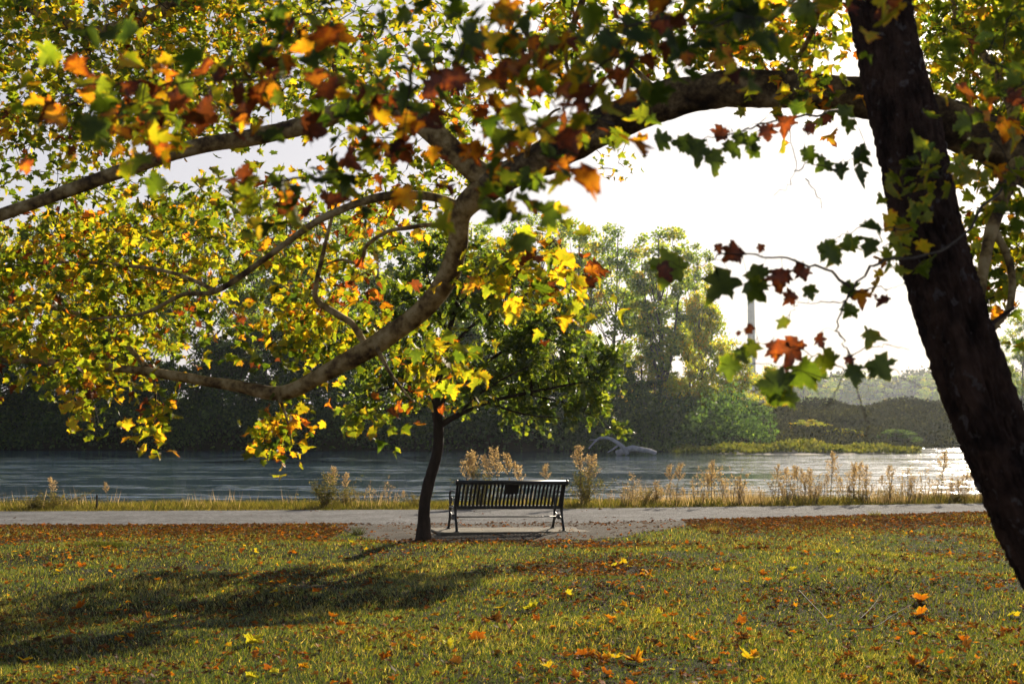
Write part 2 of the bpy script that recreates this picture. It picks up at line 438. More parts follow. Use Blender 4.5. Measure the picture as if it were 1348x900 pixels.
# ------------------------------------------------------------------ leaves
def leaf_template(kind):
    if kind == 'palmate':
        half = [(.0, .0), (.14, -.11), (.24, -.03), (.36, -.03), (.53, .05), (.44, .13), (.47, .22), (.36, .27), (.50, .35), (.54, .44), (.66, .58), (.48, .54), (.44, .62), (.25, .57), (.29, .70), (.18, .76), (.13, .90)]
        o = half + [(0, 1.02)] + [(-x, y) for x, y in half[:0:-1]]
        c = (0, .38)
    elif kind == 'round':
        o = [(0, 0), (.28, .15), (.38, .45), (.24, .78), (0, 1.0), (-.24, .78), (-.38, .45), (-.28, .15)]
        c = (0, .45)
    elif kind == 'diamond':
        o = [(0, 0), (.42, .45), (0, 1.0), (-.42, .45)]
        c = None
    elif kind == 'blade':
        o = [(-.5, 0), (.5, 0), (0, 1.0)]
        return np.array([[x, y, 0] for x, y in o]), np.array([[0, 1, 2]])
    v = [[x, y, 0] for x, y in o]
    n = len(v)
    if c is None:
        return np.array([[0, 0, 0], [.42, .45, .08], [0, 1, -.05], [-.42, .45, .08]]), np.array([[0, 1, 2], [0, 2, 3]])
    v.append([c[0], c[1], 0])
    v = np.array(v, float)
    v[:, 2] = np.abs(v[:, 0]) * .28 - .22 * (v[:, 1] - .4) ** 2      # fold along the midrib and droop
    f = np.array([[i, (i + 1) % n, n] for i in range(n)])
    return v, f
TPL = {k: leaf_template(k) for k in ('palmate', 'round', 'diamond', 'blade')}

def unit(a): return a / (np.linalg.norm(a, axis=-1, keepdims=True) + 1e-9)
def leaves(name, kind, pos, tip, nrm, size, hue, matr, parent=None, curl=0.0, width=None):
    tv, tf = TPL[kind]
    pos = np.asarray(pos, float); n = len(pos)
    if n == 0: return None
    tip = unit(np.asarray(tip, float)); nrm = np.asarray(nrm, float)
    side = unit(np.cross(tip, nrm)); nrm = np.cross(side, tip)
    size = np.broadcast_to(np.asarray(size, float), (n,))
    w = size if width is None else np.broadcast_to(np.asarray(width, float), (n,))
    z = np.broadcast_to(tv[None, :, 2], (n, len(tv))).copy()
    X = np.broadcast_to(tv[None, :, 0], (n, len(tv))); Yt_ = np.broadcast_to(tv[None, :, 1], (n, len(tv)))
    if kind == 'palmate':
        X = X * rng.uniform(.72, 1.12, (n, 1)) + rng.normal(0, .16, (n, 1)) * (Yt_ - .2) * .6 + rng.normal(0, .032, X.shape)
        Yt_ = Yt_ * (1 + rng.normal(0, .06, (n, 1))) + rng.normal(0, .032, X.shape)
    if curl:
        k1 = rng.normal(0, curl, (n, 1)); k2 = rng.normal(0, curl, (n, 1)); k3 = rng.normal(0, curl * .6, (n, 1))
        z = z * (1 + k1) + k2 * (tv[None, :, 1] - .4) ** 2 + k3 * tv[None, :, 0] * tv[None, :, 1]
    V = pos[:, None, :] + side[:, None, :] * (X * w[:, None])[..., None] + tip[:, None, :] * (Yt_ * size[:, None])[..., None] \
        + nrm[:, None, :] * (z * size[:, None])[..., None]
    F = tf[None] + (np.arange(n) * len(tv))[:, None, None]
    H = np.repeat(np.broadcast_to(np.asarray(hue, float), (n,)), len(tf))
    rim = np.tile(np.r_[np.ones(len(tv) - 1), 0.0], n) if kind == 'palmate' else None
    return link_mesh(name, np_mesh(name, V, F, H, rim), matr, parent)

# ------------------------------------------------------------------ lawn grass, litter
def in_view(x, y, m=1.06): return np.abs(x) < y * (674 / 1872) * m + .3
def scatter_lawn(n, y0, y1, bias=1.0):
    out = []
    while len(out) < n:
        u = rng.random(n * 2)
        y = y0 + (y1 - y0) * u ** bias
        x = rng.uniform(-1, 1, n * 2) * (y * .39 + .5)
        keep = rng.random(n * 2) < (y * .39 + .5) / (y1 * .39 + .5) if bias == 1.0 else np.ones(n * 2, bool)
        for a, b in zip(x[keep], y[keep]):
            out.append((a, b))
            if len(out) >= n: break
    return np.array(out)
GN = 560000
g = scatter_lawn(GN, 7.6, 28.4, 1.35)
gx, gy = g[:, 0], g[:, 1]
edge = near_edge(gx) + .05 + .45 * nz(gx, gx * 0, 1.3, 7.0) + .3 * nz(gx, gy, 5.0, 7.0) + .12 * rng.normal(0, 1, len(gx))
dirtm = (gx > -2.9) & (gx < 3.1) & (gy > np.interp(gx, [-3.1, -2.6, -1.6, -.6, .8, 1.6, 2.3, 3.3], [24.6, 22.6, 20.5, 20.6, 21.4, 21.9, 23.0, 24.9]) + rng.normal(0, .25, len(gx)))
patch = nz(gx, gy, .55, 1.0) + .5 * nz(gx, gy, 1.7, 4.0)
keep = (gy < edge) & ~dirtm & (patch + rng.normal(0, .35, len(gx)) > -.75)
gx, gy, patch = gx[keep], gy[keep], patch[keep]
gz = height(gx, gy)
ng = len(gx)
ang = rng.uniform(0, 2 * np.pi, ng)
lean = rng.uniform(.1, .9, ng)
tip = np.stack([np.cos(ang) * lean, np.sin(ang) * lean, np.ones(ng)], 1)
nr = np.stack([-np.sin(ang + .6) , np.cos(ang + .6), rng.uniform(-.2, .4, ng)], 1)
gh = rng.uniform(.018, .055, ng) * (1 + .5 * patch)
go = leaves('grass', 'blade', np.stack([gx, gy, gz - .003], 1), tip, nr, gh, np.clip(rng.beta(2, 3, ng) + .22 * patch + (rng.random(ng) < .05) * .5, 0, 1), M['grass'], width=rng.uniform(.0045, .0095, ng) * (gy / 12) ** .5)
tag(go, 'short green grass of the lawn', 'grass', kind='stuff')

# litter: small carpet of brown leaves and fragments as stuff
def litter_pts(n):
    P = []
    while len(P) < n:
        x = rng.uniform(-11, 11, 4000); y = rng.uniform(8.0, 28.3, 4000)
        ok = in_view(x, y) & (y < near_edge(x) + .15)
        nn = nz(x, y, .5, 12.0)
        band = np.exp(-((near_edge(x) - y) / 2.5) ** 2) * 3.4
        dens = .20 + band + np.clip(nn + .05, 0, 1) * 1.7 + np.clip((x + 2) / 8, 0, .6) * np.clip((15 - y) / 8, 0, 1)
        dens *= np.where((x > -2.7) & (x < 3) & (y > 21.2), .12, 1)
        k = ok & (rng.random(4000) < dens / 3)
        for a in np.stack([x[k], y[k]], 1): P.append(a)
    return np.array(P[:n])
def litter(name, P, size, hue, matr, parent=None, z=.02, curl=.8):
    n = len(P)
    a = rng.uniform(0, 2 * np.pi, n)
    tipv = np.stack([np.cos(a), np.sin(a), rng.normal(0, .30, n)], 1)
    nv = np.stack([rng.normal(0, .35, n), rng.normal(0, .35, n), np.ones(n)], 1)
    zz = height(P[:, 0], P[:, 1]) + z
    return leaves(name, 'palmate', np.stack([P[:, 0], P[:, 1], zz], 1), tipv, nv, size, hue, matr, parent, curl=curl)
P = litter_pts(40000)
Pp = np.stack([rng.uniform(-10, 11, 500), rng.uniform(24, 29, 500)], 1)
Pp = Pp[(Pp[:, 1] < far_edge(Pp[:, 0])) & (nz(Pp[:, 0], Pp[:, 1], .8, 3.0) > -.05)]
P = np.concatenate([P, Pp])
dist_band = np.clip(1 - (near_edge(P[:, 0]) - P[:, 1]) / 4, 0, 1)
hue = np.clip(rng.beta(.9, 2.6, len(P)) * (1 - .4 * dist_band), 0, .97)
lo = litter('leaf_litter', P, rng.uniform(.018, .070, len(P)) * rng.uniform(.6, 1, len(P)), hue, M['litter'], z=.022, curl=.5)
tag(lo, 'brown and rust fallen leaf litter scattered through the lawn', 'leaf litter', kind='stuff')

# ------------------------------------------------------------------ far trees
def crown_clumps(cl, per, rad, size, hue_mu, hue_sd, light_top=0.0):
    """leaf positions around clump centres"""
    cl = np.asarray(cl, float); per = int(per * 1.15); n = len(cl) * per
    c = np.repeat(cl, per, 0)
    r = np.repeat(rng.uniform(.6, 1.25, len(cl)) * rad, per)
    d = unit(rng.normal(size=(n, 3))) * (rng.random((n, 1)) ** .5)
    pos = c + d * r[:, None] * np.array([1, 1, .72])
    return pos, np.clip(rng.normal(hue_mu, hue_sd, n) + np.repeat(rng.normal(0, .12, len(cl)), per), 0, 1)

def far_tree_proto(name, h, w, base, ncl, per, leaf, hue_mu, seed, trunk_r=.28, shape='oval', fork=False, top_sparse=.0):
    rs = np.random.default_rng(seed)
    root = empty(name, (0, 0, 0))
    cl = []
    while len(cl) < ncl:
        p_ = rs.uniform(-1, 1, 3)
        if np.linalg.norm(p_) > 1 or np.linalg.norm(p_) < .25: continue
        zf = (p_[2] + 1) / 2
        if shape == 'oval': wf = .55 + .55 * math.sin(math.pi * min(1, zf * .9 + .08))
        elif shape == 'vase': wf = .35 + .8 * zf
        else: wf = 1.15 - .75 * zf
        cl.append((p_[0] * w / 2 * wf, p_[1] * w / 2 * wf, base + (h - base) * zf))
    cl = np.array(cl)
    tb = MB()
    lean = rs.normal(0, .03 * h, 2)
    T = catmull([(0, 0, -1.0), (lean[0] * .2, lean[1] * .2, h * .3), (lean[0] * .6, lean[1], h * .6), (lean[0], lean[1], h * .92)], 5)
    tb.tube(T, np.linspace(trunk_r, .05, len(T)), 7, .15, 1)
    if fork:
        for s in (-1, 1):
            F = catmull([(0, 0, h * .16), (s * w * .10, 0, h * .32), (s * w * .17, .2, h * .52), (s * w * .24, .1, h * .8)], 5)
            tb.tube(F, np.linspace(trunk_r * .75, .05, len(F)), 6, .15, 1)
    for c_ in cl[::3]:
        k = min(len(T) - 2, max(1, int((c_[2] / h * .72) * len(T))))
        a = T[k]; mid = (a + c_) / 2 + np.array([0, 0, -.06 * h * rs.random()])
        L = catmull([a, mid, c_], 4)
        tb.tube(L, np.linspace(trunk_r * .32, .02, len(L)), 4, cap=False)
    tb.build('trunk', M['far_bark'], root, True)
    pos, hue = crown_clumps(cl, per, w * .115, leaf, hue_mu, .13)
    n = len(pos)
    leaves('crown', 'diamond', pos, rs.normal(size=(n, 3)) + np.array([0, 0, -.3]), rs.normal(size=(n, 3)) + np.array([0, 0, .5]), rs.uniform(.6, 1.3, n) * leaf, hue, M['far_leaf'], root)
    return root

protos = {
    'a': far_tree_proto('cottonwood_tree', 22, 11, 3.5, 100, 100, .34, .46, 1, shape='oval'),
    'b': far_tree_proto('cottonwood_tree', 20, 8, 4, 90, 90, .32, .55, 2, shape='vase', fork=True),
    'c': far_tree_proto('willow_tree', 14, 9, 1.0, 90, 90, .30, .66, 3, shape='cone'),
    'd': far_tree_proto('willow_tree', 11, 8, .5, 80, 80, .28, .70, 4, shape='oval'),
    'e': far_tree_proto('cottonwood_tree', 24, 9, 5, 90, 90, .32, .50, 5, shape='vase'),
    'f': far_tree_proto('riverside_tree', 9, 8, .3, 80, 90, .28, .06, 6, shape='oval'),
}
used = {}
def place_tree(kind, px, Y, h=1.0, w=None, label='', group=None, cat='tree', rz=None, name=None):
    o = protos[kind]
    if kind in used: o = copy_tree(protos[kind])
    used[kind] = 1
    x = (px - PX0) / FPX * Y
    o.location = (x, Y, float(height(x, Y)) - .2)
    o.rotation_euler = (0, 0, rz if rz is not None else random.uniform(0, 6.28))
    o.scale = (w or h, w or h, h)
    if name: o.name = name
    tag(o, label, cat, group)
    return o
GL = 'tall trees of the shaded wood on the far left bank'
LL = 'tall tree of the shaded wood across the river, behind the left sycamore leaves'
spec = [(-90, 158, 'a', 1.02), (-20, 166, 'e', .98), (55, 160, 'a', 1.0), (110, 168, 'e', 1.0), (165, 162, 'a', 1.08), (225, 170, 'e', 1.1),
        (275, 160, 'a', 1.1), (330, 168, 'e', 1.08), (385, 162, 'b', 1.2), (440, 166, 'a', 1.08), (500, 163, 'e', .98), (560, 168, 'a', 1.04), (615, 162, 'b', 1.12)]
for px, Y, k, s in spec: place_tree(k, px, Y, s, label=LL, group=GL)
for i, px in enumerate(range(-80, 660, 62)):
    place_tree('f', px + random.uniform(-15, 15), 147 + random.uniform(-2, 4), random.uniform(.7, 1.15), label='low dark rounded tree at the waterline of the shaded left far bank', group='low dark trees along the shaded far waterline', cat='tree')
place_tree('a', 668, 158, .95, label='tall grey-green tree rising behind the crown of the small bench tree', w=.8)
place_tree('e', 718, 163, .98, w=.85, label='tall thin-topped far tree just right of the bench tree crown')
place_tree('b', 762, 157, 1.08, label='grey-green tree between the thin-topped tall tree and the darker round one')
place_tree('a', 806, 153, .93, w=.85, label='darker round-crowned tree on the far bank left of the fork-trunked cottonwood')
place_tree('b', 872, 148, 1.06, w=1.1, rz=0.0, label='tall cottonwood on the far bank with a dark forked bare lower trunk')
place_tree('e', 912, 165, .80, w=.8, label='pale tree behind the right shoulder of the forked cottonwood')
place_tree('c', 925, 152, 1.06, w=.9, label='yellow-green willow on the far bank just right of the forked cottonwood')
place_tree('c', 962, 156, .66, w=.8, label='smaller yellow-green willow at the right end of the far tall trees')
place_tree('d', 845, 150, .62, w=.9, label='orange-yellow low tree under the left side of the forked cottonwood')
place_tree('d', 903, 147, .55, w=.8, label='golden low tree under the right side of the forked cottonwood')
place_tree('f', 700, 147, .8, label='low dark tree at the far waterline right behind the small bench tree crown')
place_tree('f', 752, 147, .9, label='low dark tree at the far waterline above the upstream end of the driftwood')
place_tree('f', 808, 146, .8, label='low dark tree at the far waterline straight above the driftwood log')
place_tree('f', 860, 147, .55, label='low grey-green bush tree left of the sandbar greenery')
place_tree('f', 925, 150, .48, label='low olive bush tree under the yellow-green willow')
place_tree('f', 980, 152, .40, w=.7, label='grey rounded bush tree beside the smaller willow at the foot of the levee')
place_tree('d', 1012, 172, .52, label='pale yellow-green small tree left end of the levee top', w=.6)
place_tree('d', 1064, 157, .15, w=.55, label='yellow-green bush on the levee slope, left one of the bright pair', name='shrub', cat='shrub')
place_tree('d', 1106, 153, .13, w=.60, label='yellow-green bush on the levee slope, right one of the bright pair', name='shrub', cat='shrub')
place_tree('f', 1180, 153, .22, w=.6, label='brownish low bush at the foot of the levee beside the dark leaning trunk', name='shrub', cat='shrub')
# beyond the levee, hazy
for i, px in enumerate(range(985, 1560, 24)):
    Y = 700 + random.uniform(-30, 60)
    k = random.choice('aabce')
    hh = {'a': 22, 'b': 20, 'c': 14, 'e': 24}[k]
    place_tree(k, px, Y, random.uniform(23, 28) / hh, w=random.uniform(1.5, 2.2), label='pale hazy tree in the distant row beyond the dark levee', group='distant hazy trees beyond the levee')
place_tree('a', 1345, 205, .68, w=.62, label='pale grey-green tree right of the dark leaning trunk at the picture edge')
place_tree('a', 1410, 215, .72, w=.7, label='pale tree out beyond the right edge, next to the one beside the leaning trunk')
for k in list(protos):
    if k not in used: raise RuntimeError(k)

# scrub on the far bank
def scrub(name, n, fx, leaf, hmax, hue_mu, label, cat, matr, yoff, sd=.12):
    x, yb = fx(n)
    y = yb + rng.uniform(yoff[0], yoff[1], n)
    mound = np.clip(.55 + .9 * nz(x, y * .6, .22, 6.6), .12, 1.3)
    z = height(x, y)
    dz = rng.random(n) ** .8 * hmax * mound
    pos = np.stack([x, y, np.maximum(z, WATER_Z) + dz], 1)
    hue = np.clip(rng.normal(hue_mu, sd, n) + .25 * nz(x, y, .12, 8.0), 0, 1)
    o = leaves(name, 'diamond', pos, rng.normal(size=(n, 3)) + np.array([0, 0, .8]), rng.normal(size=(n, 3)), rng.uniform(.6, 1.3, n) * leaf, hue, matr)
    tag(o, label, cat, kind='stuff'); return o
def fxl(n):
    x = rng.uniform(-62, 26, n); return x, far_bank(x)
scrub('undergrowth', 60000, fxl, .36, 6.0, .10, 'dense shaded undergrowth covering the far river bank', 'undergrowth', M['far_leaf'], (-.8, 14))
def fxr(n):
    x = rng.uniform(22, 85, n); return x, far_bank(x)
M['scrub'] = leafmat('brown_scrub', [(0, (.028, .034, .028)), (0.5, (.055, .056, .040)), (0.8, (.10, .10, .04)), (1, (.16, .17, .05))], trans=0.25, gloss=0.0, tboost=1.2)
scrub('levee_scrub', 60000, fxr, .34, 1.2, .38, 'brown and grey scrub covering the long levee slope', 'scrub', M['scrub'], (-.8, 36), .15)
M['bar_green'] = leafmat('sandbar_plants', [(0, (.07, .10, .02)), (0.5, (.17, .19, .03)), (1, (.30, .27, .06))], trans=0.4, gloss=0.02, tboost=1.1)
nb = 7000
bx = rng.uniform(14.5, 36.5, nb); by = rng.uniform(124, 134, nb)
k = (((bx - 25.5) / 11.5) ** 2 + ((by - 129) / 6.5) ** 2 < 1)
bx, by = bx[k], by[k]; nb = len(bx)
mnd = np.clip(.5 + .9 * nz(bx, by * .5, .35, 3.0), .1, 1.2)
o = leaves('sandbar_grass', 'diamond', np.stack([bx, by, bar_h(bx, by) + rng.random(nb) * .75 * mnd], 1), rng.normal(size=(nb, 3)) * .5 + np.array([0, 0, 1]), rng.normal(size=(nb, 3)), rng.uniform(.2, .42, nb), np.clip(rng.normal(.55, .2, nb), 0, 1), M['bar_green'])
tag(o, 'low yellow-green plants growing on the sandbar', 'sandbar plants', kind='stuff')

nb = 45000
bx = rng.uniform(60, 400, nb); by = rng.uniform(720, 790, nb)
top_ = 25 * np.clip(.8 + .55 * nz(bx, by * .3, .045, 7.7) + .2 * nz(bx, by, .2, 1.7), .3, 1.4)
o = leaves('distant_wood', 'diamond', np.stack([bx, by, rng.random(nb) ** .7 * top_], 1), rng.normal(size=(nb, 3)), rng.normal(size=(nb, 3)), rng.uniform(1.2, 2.4, nb), np.clip(rng.normal(.55, .15, nb), 0, 1), M['scrub'])
tag(o, 'hazy distant wood beyond the dark levee', 'wood', kind='stuff')
# chimney
ch = empty('chimney', at(990, 540, 640) * 1.0)
ch.location.z = 0
cb = MB()
zs = np.linspace(-3, 62, 8)
cb.tube(np.stack([zs * 0, zs * 0, zs], 1), np.linspace(2.0, 1.55, 8), 20)
cb.build('shaft', M['chimney'], ch, True)
cr = MB(); cr.tube([(0, 0, 62.0), (0, 0, 63.4)], [1.9, 1.9], 20); cr.build('rim', M['chimney'], ch, False)
tag(ch, 'tall slender pale chimney rising in the haze behind the willow and the leaf spray', 'chimney')

# driftwood
dw = MB()
Yd = 119.0
def dpts(l): return [tuple(at(a, b, Yd + c)) for a, b, c in l]
dw.tube(catmull(dpts([(864, 596, 0), (850, 592, 0), (835, 590, 0), (824, 592, .3), (812, 597, .6)]), 5), np.linspace(.16, .30, 21), 8, .3, 2)
dw.build('driftwood', M['drift'], None, True)
o = bpy.context.scene.objects['driftwood']; tag(o, 'bleached fallen log lying low at the tip of the sandbar', 'driftwood')
dw = MB()
dw.tube(catmull(dpts([(826, 598, 0), (820, 588, 0), (808, 579, .3), (800, 576, .5), (790, 576, .6), (782, 582, .4), (775, 590, 0)]), 5), np.linspace(.20, .06, 31), 7, .3, 2)
dw.tube(catmull(dpts([(816, 584, .3), (808, 590, 0), (800, 595, -.3)]), 5), np.linspace(.10, .05, 11), 6, .3, 2)
dw.tube(catmull(dpts([(800, 576, .5), (786, 578, 1), (776, 579, 1.2)]), 5), np.linspace(.07, .03, 11), 6, .3, 2)
o = dw.build('dead_branch', M['drift'], None, True); tag(o, 'bare bleached tree limb arching out of the water beside the log', 'driftwood')

# ------------------------------------------------------------------ the big sycamore (trunk out of frame on the right)
syc = empty('sycamore_tree', (at(1640, 500, 9.0).x, 9.0, 0))
tag(syc, 'large sycamore with mottled limbs arching across the whole top, autumn leaves hanging from them', 'tree')
SX, SY = syc.location.x, syc.location.y
off = np.array([SX, SY, 0.0])
nodes = []          # every place a twig may grow from
wood = MB()
def limb(pts, widths, sides=18, rough=.17, per=6, freq=3.0, m_='syc_bark'):
    """pts (px, py, Y); widths = thickness in photo pixels at each point"""
    W = [np.array(at(*q)) for q in pts]
    C_ = catmull(W, per)
    r = [w_ / 2 * q[2] / FPX for w_, q in zip(widths, pts)]
    rr = np.interp(np.linspace(0, len(pts) - 1, len(C_)), range(len(pts)), r)
    w_mb = MB(); w_mb.tube(C_ - off, rr, sides, rough, freq); w_mb.build('limb', M[m_], syc, True)
    nodes.extend([tuple(c_) for c_ in C_])
main = [(1500, 330, 8.8), (1420, 262, 8.6), (1340, 202, 8.5), (1240, 158, 8.6), (1120, 126, 8.8), (1000, 118, 9.0), (920, 122, 9.1), (860, 138, 9.2), (800, 165, 9.3), (740, 195, 9.4), (690, 220, 9.5), (640, 246, 9.6),
        (606, 280, 9.7), (602, 325, 9.8), (588, 368, 9.9), (555, 410, 10.0), (510, 443, 10.1), (470, 467, 10.2), (420, 495, 10.3), (370, 517, 10.4), (300, 506, 10.6), (200, 490, 10.9), (120, 481, 11.2), (60, 476, 11.5), (-80, 470, 12.2)]
mw = [80, 72, 66, 58, 52, 48, 48, 50, 50, 44, 42, 40, 30, 27, 28, 27, 26, 25, 22, 19, 15, 12, 10, 9, 6]
limb(main[:12], mw[:12], 28, .20, 10, 5.0, m_='syc_old_shaded')
limb(main[11:], [38] + mw[12:])
limb([(650, 244, 9.6), (612, 214, 9.6), (578, 182, 9.6), (535, 146, 9.7), (492, 137, 9.7), (450, 147, 9.8), (400, 166, 9.8), (330, 181, 9.9), (260, 193, 9.9), (200, 212, 10.0), (140, 232, 10.0), (60, 262, 10.1), (0, 284, 10.2), (-120, 330, 10.6)],
     [34, 32, 30, 28, 28, 27, 25, 23, 20, 19, 18, 17, 16, 10])
limb([(607, 275, 9.7), (580, 262, 9.6), (545, 257, 9.5), (505, 259, 9.4), (470, 268, 9.4), (430, 285, 9.4), (400, 303, 9.5), (340, 347, 9.7), (285, 383, 9.9), (240, 388, 10.1), (190, 412, 10.4), (120, 420, 10.8)],
     [16, 13, 12, 12, 11, 10, 9, 8, 7, 6, 5, 3], 9)
limb([(484, 460, 10.2), (465, 428, 10.2), (448, 416, 10.2), (418, 396, 10.3), (416, 376, 10.3), (425, 335, 10.4), (434, 298, 10.5), (445, 262, 10.6)], [11, 9, 9, 8, 7, 6, 5, 3], 8)
limb([(495, 452, 10.1), (500, 465, 10.0), (513, 490, 9.9), (530, 513, 9.8), (545, 530, 9.8)], [8, 6, 5, 4, 2], 7)
limb([(600, 300, 9.7), (565, 296, 9.9), (537, 300, 10.0), (510, 305, 10.1), (483, 323, 10.2), (474, 347, 10.3), (450, 342, 10.4), (420, 350, 10.6)], [8, 6, 6, 5, 5, 4, 4, 2], 7)
limb([(285, 383, 9.9), (230, 360, 10.4), (170, 350, 11.0), (90, 345, 11.8), (0, 350, 12.5)], [6, 5, 5, 4, 3], 7)
limb([(200, 490, 10.9), (150, 440, 11.6), (90, 410, 12.2), (0, 395, 13.0), (-60, 390, 13.5)], [8, 7, 7, 7, 5], 7)
limb([(365, 517, 10.4), (372, 535, 10.3), (380, 560, 10.2), (384, 585, 10.2)], [7, 4, 3, 2], 6)
limb([(200, 490, 10.9), (205, 520, 10.8), (202, 560, 10.8)], [4, 3, 2], 6)
limb([(100, 480, 11.3), (118, 515, 11.2), (124, 560, 11.2)], [4, 3, 2], 6)
# limbs passing above the frame
limb([(1560, 120, 9.0), (1400, -60, 9.5), (1150, -170, 10.5), (900, -160, 11.5), (600, -90, 12.5), (380, -40, 13.0), (240, 5, 13.2), (160, 36, 13.3), (115, 42, 13.4), (70, 25, 13.5), (20, 5, 13.7), (-80, -10, 14)],
     [60, 56, 46, 38, 30, 24, 20, 18, 16, 15, 13, 8])
limb([(115, 42, 13.4), (117, 90, 13.2), (126, 120, 13.0), (138, 140, 12.8)], [10, 8, 6, 4], 8)
limb([(600, -90, 12.5), (430, -60, 14.0), (200, -70, 15.0), (-60, -60, 16)], [20, 16, 12, 8], 8)
limb([(1600, 60, 8.6), (1350, -130, 6.5), (1050, -130, 5.2), (750, -110, 4.6), (450, -80, 4.4), (150, -60, 4.6), (-100, -60, 5.0)], [60, 50, 40, 34, 26, 20, 14], 9)
limb([(900, -160, 11.5), (800, -70, 10.0), (760, 20, 9.6), (745, 60, 9.5), (752, 100, 9.5), (797, 115, 9.4)], [14, 10, 8, 7, 5, 3], 8)
limb([(1050, -130, 5.2), (1085, -40, 6.5), (1075, 20, 7.5), (1060, 60, 8.0), (1035, 92, 8.4)], [14, 12, 9, 7, 5], 8)
limb([(640, -90, 4.5), (655, -20, 4.6), (690, 40, 4.7), (705, 70, 4.8)], [16, 12, 9, 6], 8)
limb([(880, 136, 9.2), (840, 95, 9.3), (800, 60, 9.4), (770, 30, 9.5)], [9, 6, 4, 3], 7)
limb([(690, 220, 9.5), (700, 180, 9.2), (725, 150, 9.0), (737, 143, 8.9)], [9, 6, 4, 3], 7)
# right-hand branch, beside the leaning trunk
limb([(1355, 205, 8.5), (1331, 230, 8.3), (1310, 285, 8.1), (1296, 345, 8.0), (1290, 400, 7.9)], [28, 24, 20, 16, 10], 9)
limb([(1308, 300, 8.1), (1330, 350, 8.0), (1330, 400, 7.9), (1310, 432, 7.8)], [12, 10, 9, 6], 8)
limb([(1340, 200, 8.5), (1330, 140, 9.0), (1300, 80, 10.0), (1260, 20, 11.0), (1240, -40, 12)], [16, 13, 11, 9, 6], 8)
# trunk
tk = MB()
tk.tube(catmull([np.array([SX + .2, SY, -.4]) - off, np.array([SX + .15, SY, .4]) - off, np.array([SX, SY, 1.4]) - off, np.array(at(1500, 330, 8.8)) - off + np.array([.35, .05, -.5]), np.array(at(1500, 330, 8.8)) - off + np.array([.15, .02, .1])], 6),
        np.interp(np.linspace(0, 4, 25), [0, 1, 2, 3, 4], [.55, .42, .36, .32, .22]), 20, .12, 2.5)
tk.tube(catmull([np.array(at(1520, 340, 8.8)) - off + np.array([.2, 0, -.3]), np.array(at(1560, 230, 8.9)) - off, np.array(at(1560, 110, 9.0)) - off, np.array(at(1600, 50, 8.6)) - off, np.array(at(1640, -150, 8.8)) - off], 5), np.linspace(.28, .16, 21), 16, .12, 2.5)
tk.build('trunk', M['syc_old_shaded'], syc, True)

# foliage
L_pos, L_tip, L_nrm, L_size, L_hue = [], [], [], [], []
twigs = MB()
def add_leaf(p, size, hue, down=.6):
    a = random.uniform(0, 2 * math.pi)
    L_pos.append(p)
    L_tip.append((math.cos(a) * .8, math.sin(a) * .8, -down + random.gauss(0, .35)))
    L_nrm.append((random.gauss(0, .55), random.gauss(-.2, .55), 1.0 if random.random() < .75 else .2))
    L_size.append(size); L_hue.append(hue)
def grow(targets, size, per, hue_fn, spread, hj=.12, r0=.006, maxd=None, droop=.12, rend=.0016):
    """connect each target to the closest wood already there, then hang leaves round its end"""
    T = np.array(targets); nd = np.array(nodes)
    d0 = np.array([np.min(np.linalg.norm(nd - t, axis=1)) for t in T])
    for idx in np.argsort(d0):
        t = T[idx]; d = np.linalg.norm(nd - t, axis=1); j = int(np.argmin(d)); a = nd[j]; D = d[j]
        mid = (a + t) / 2 + np.array([random.gauss(0, .08 * D), random.gauss(0, .08 * D), droop * D * random.uniform(.2, 1.5)])
        C_ = catmull([a, mid, t], 4)
        twigs.tube(C_ - off, np.linspace(min(r0, .003 + .004 * D), rend, len(C_)), 4, cap=False)
        nd = np.concatenate([nd, C_[2:]])
        h0 = hue_fn()
        for q in range(per):
            c_ = C_[random.randint(3, len(C_) - 1)] + np.array([random.gauss(0, spread), random.gauss(0, spread), random.gauss(-.25 * spread, spread * .8)])
            add_leaf(c_, size * random.uniform(.55, 1.15), min(1, max(0, h0 + random.gauss(0, hj))))
    nodes.extend([tuple(q) for q in nd[len(nodes)::3]])
def region(cx, cy, rx, ry, Y0, Y1, n):
    out = []
    while len(out) < n:
        u, v_ = random.uniform(-1, 1), random.uniform(-1, 1)
        if abs(u) ** 2.5 + abs(v_) ** 2.5 > 1: continue
        out.append(np.array(at(cx + u * rx, cy + v_ * ry, random.uniform(Y0, Y1))))
    return out
def hues(g, y, o_, lo=.12, hi=.42):
    def f():
        r = random.random()
        if r < g: return random.uniform(lo, hi)
        if r < g + y: return random.uniform(.40, .60)
        if r < g + y + o_: return random.uniform(.72, .93)
        return random.uniform(.93, 1.0)
    return f
green, mix, warm = hues(.68, .29, .03), hues(.5, .38, .10), hues(.28, .25, .40)
S = .090
# far, dense, small-looking
grow(region(130, 60, 210, 130, 11.8, 15.5, 290), S, 13, green, .17)
grow(region(330, 60, 180, 110, 11.5, 15.5, 150), S, 13, green, .17)
grow(region(60, 200, 150, 60, 11.5, 14.5, 42), S, 11, green, .17)
grow(region(480, 70, 140, 90, 11, 15, 44), S, 10, mix, .17)
grow(region(80, 370, 150, 90, 11.0, 14.0, 170), S, 10, hues(.56, .38, .05), .17)
grow(region(150, 330, 140, 60, 10.8, 13, 34), S, 11, mix, .17)
grow(region(90, 460, 140, 30, 11.0, 13.5, 40), S, 11, mix, .15)
grow(region(320, 395, 130, 85, 10.5, 12.6, 56), S, 10, hues(.52, .38, .08), .16)
grow(region(450, 440, 80, 50, 10.5, 11.8, 24), S, 11, hues(.5, .4, .1), .15)
grow(region(420, 330, 110, 60, 10.4, 12.4, 20), S, 11, mix, .16)
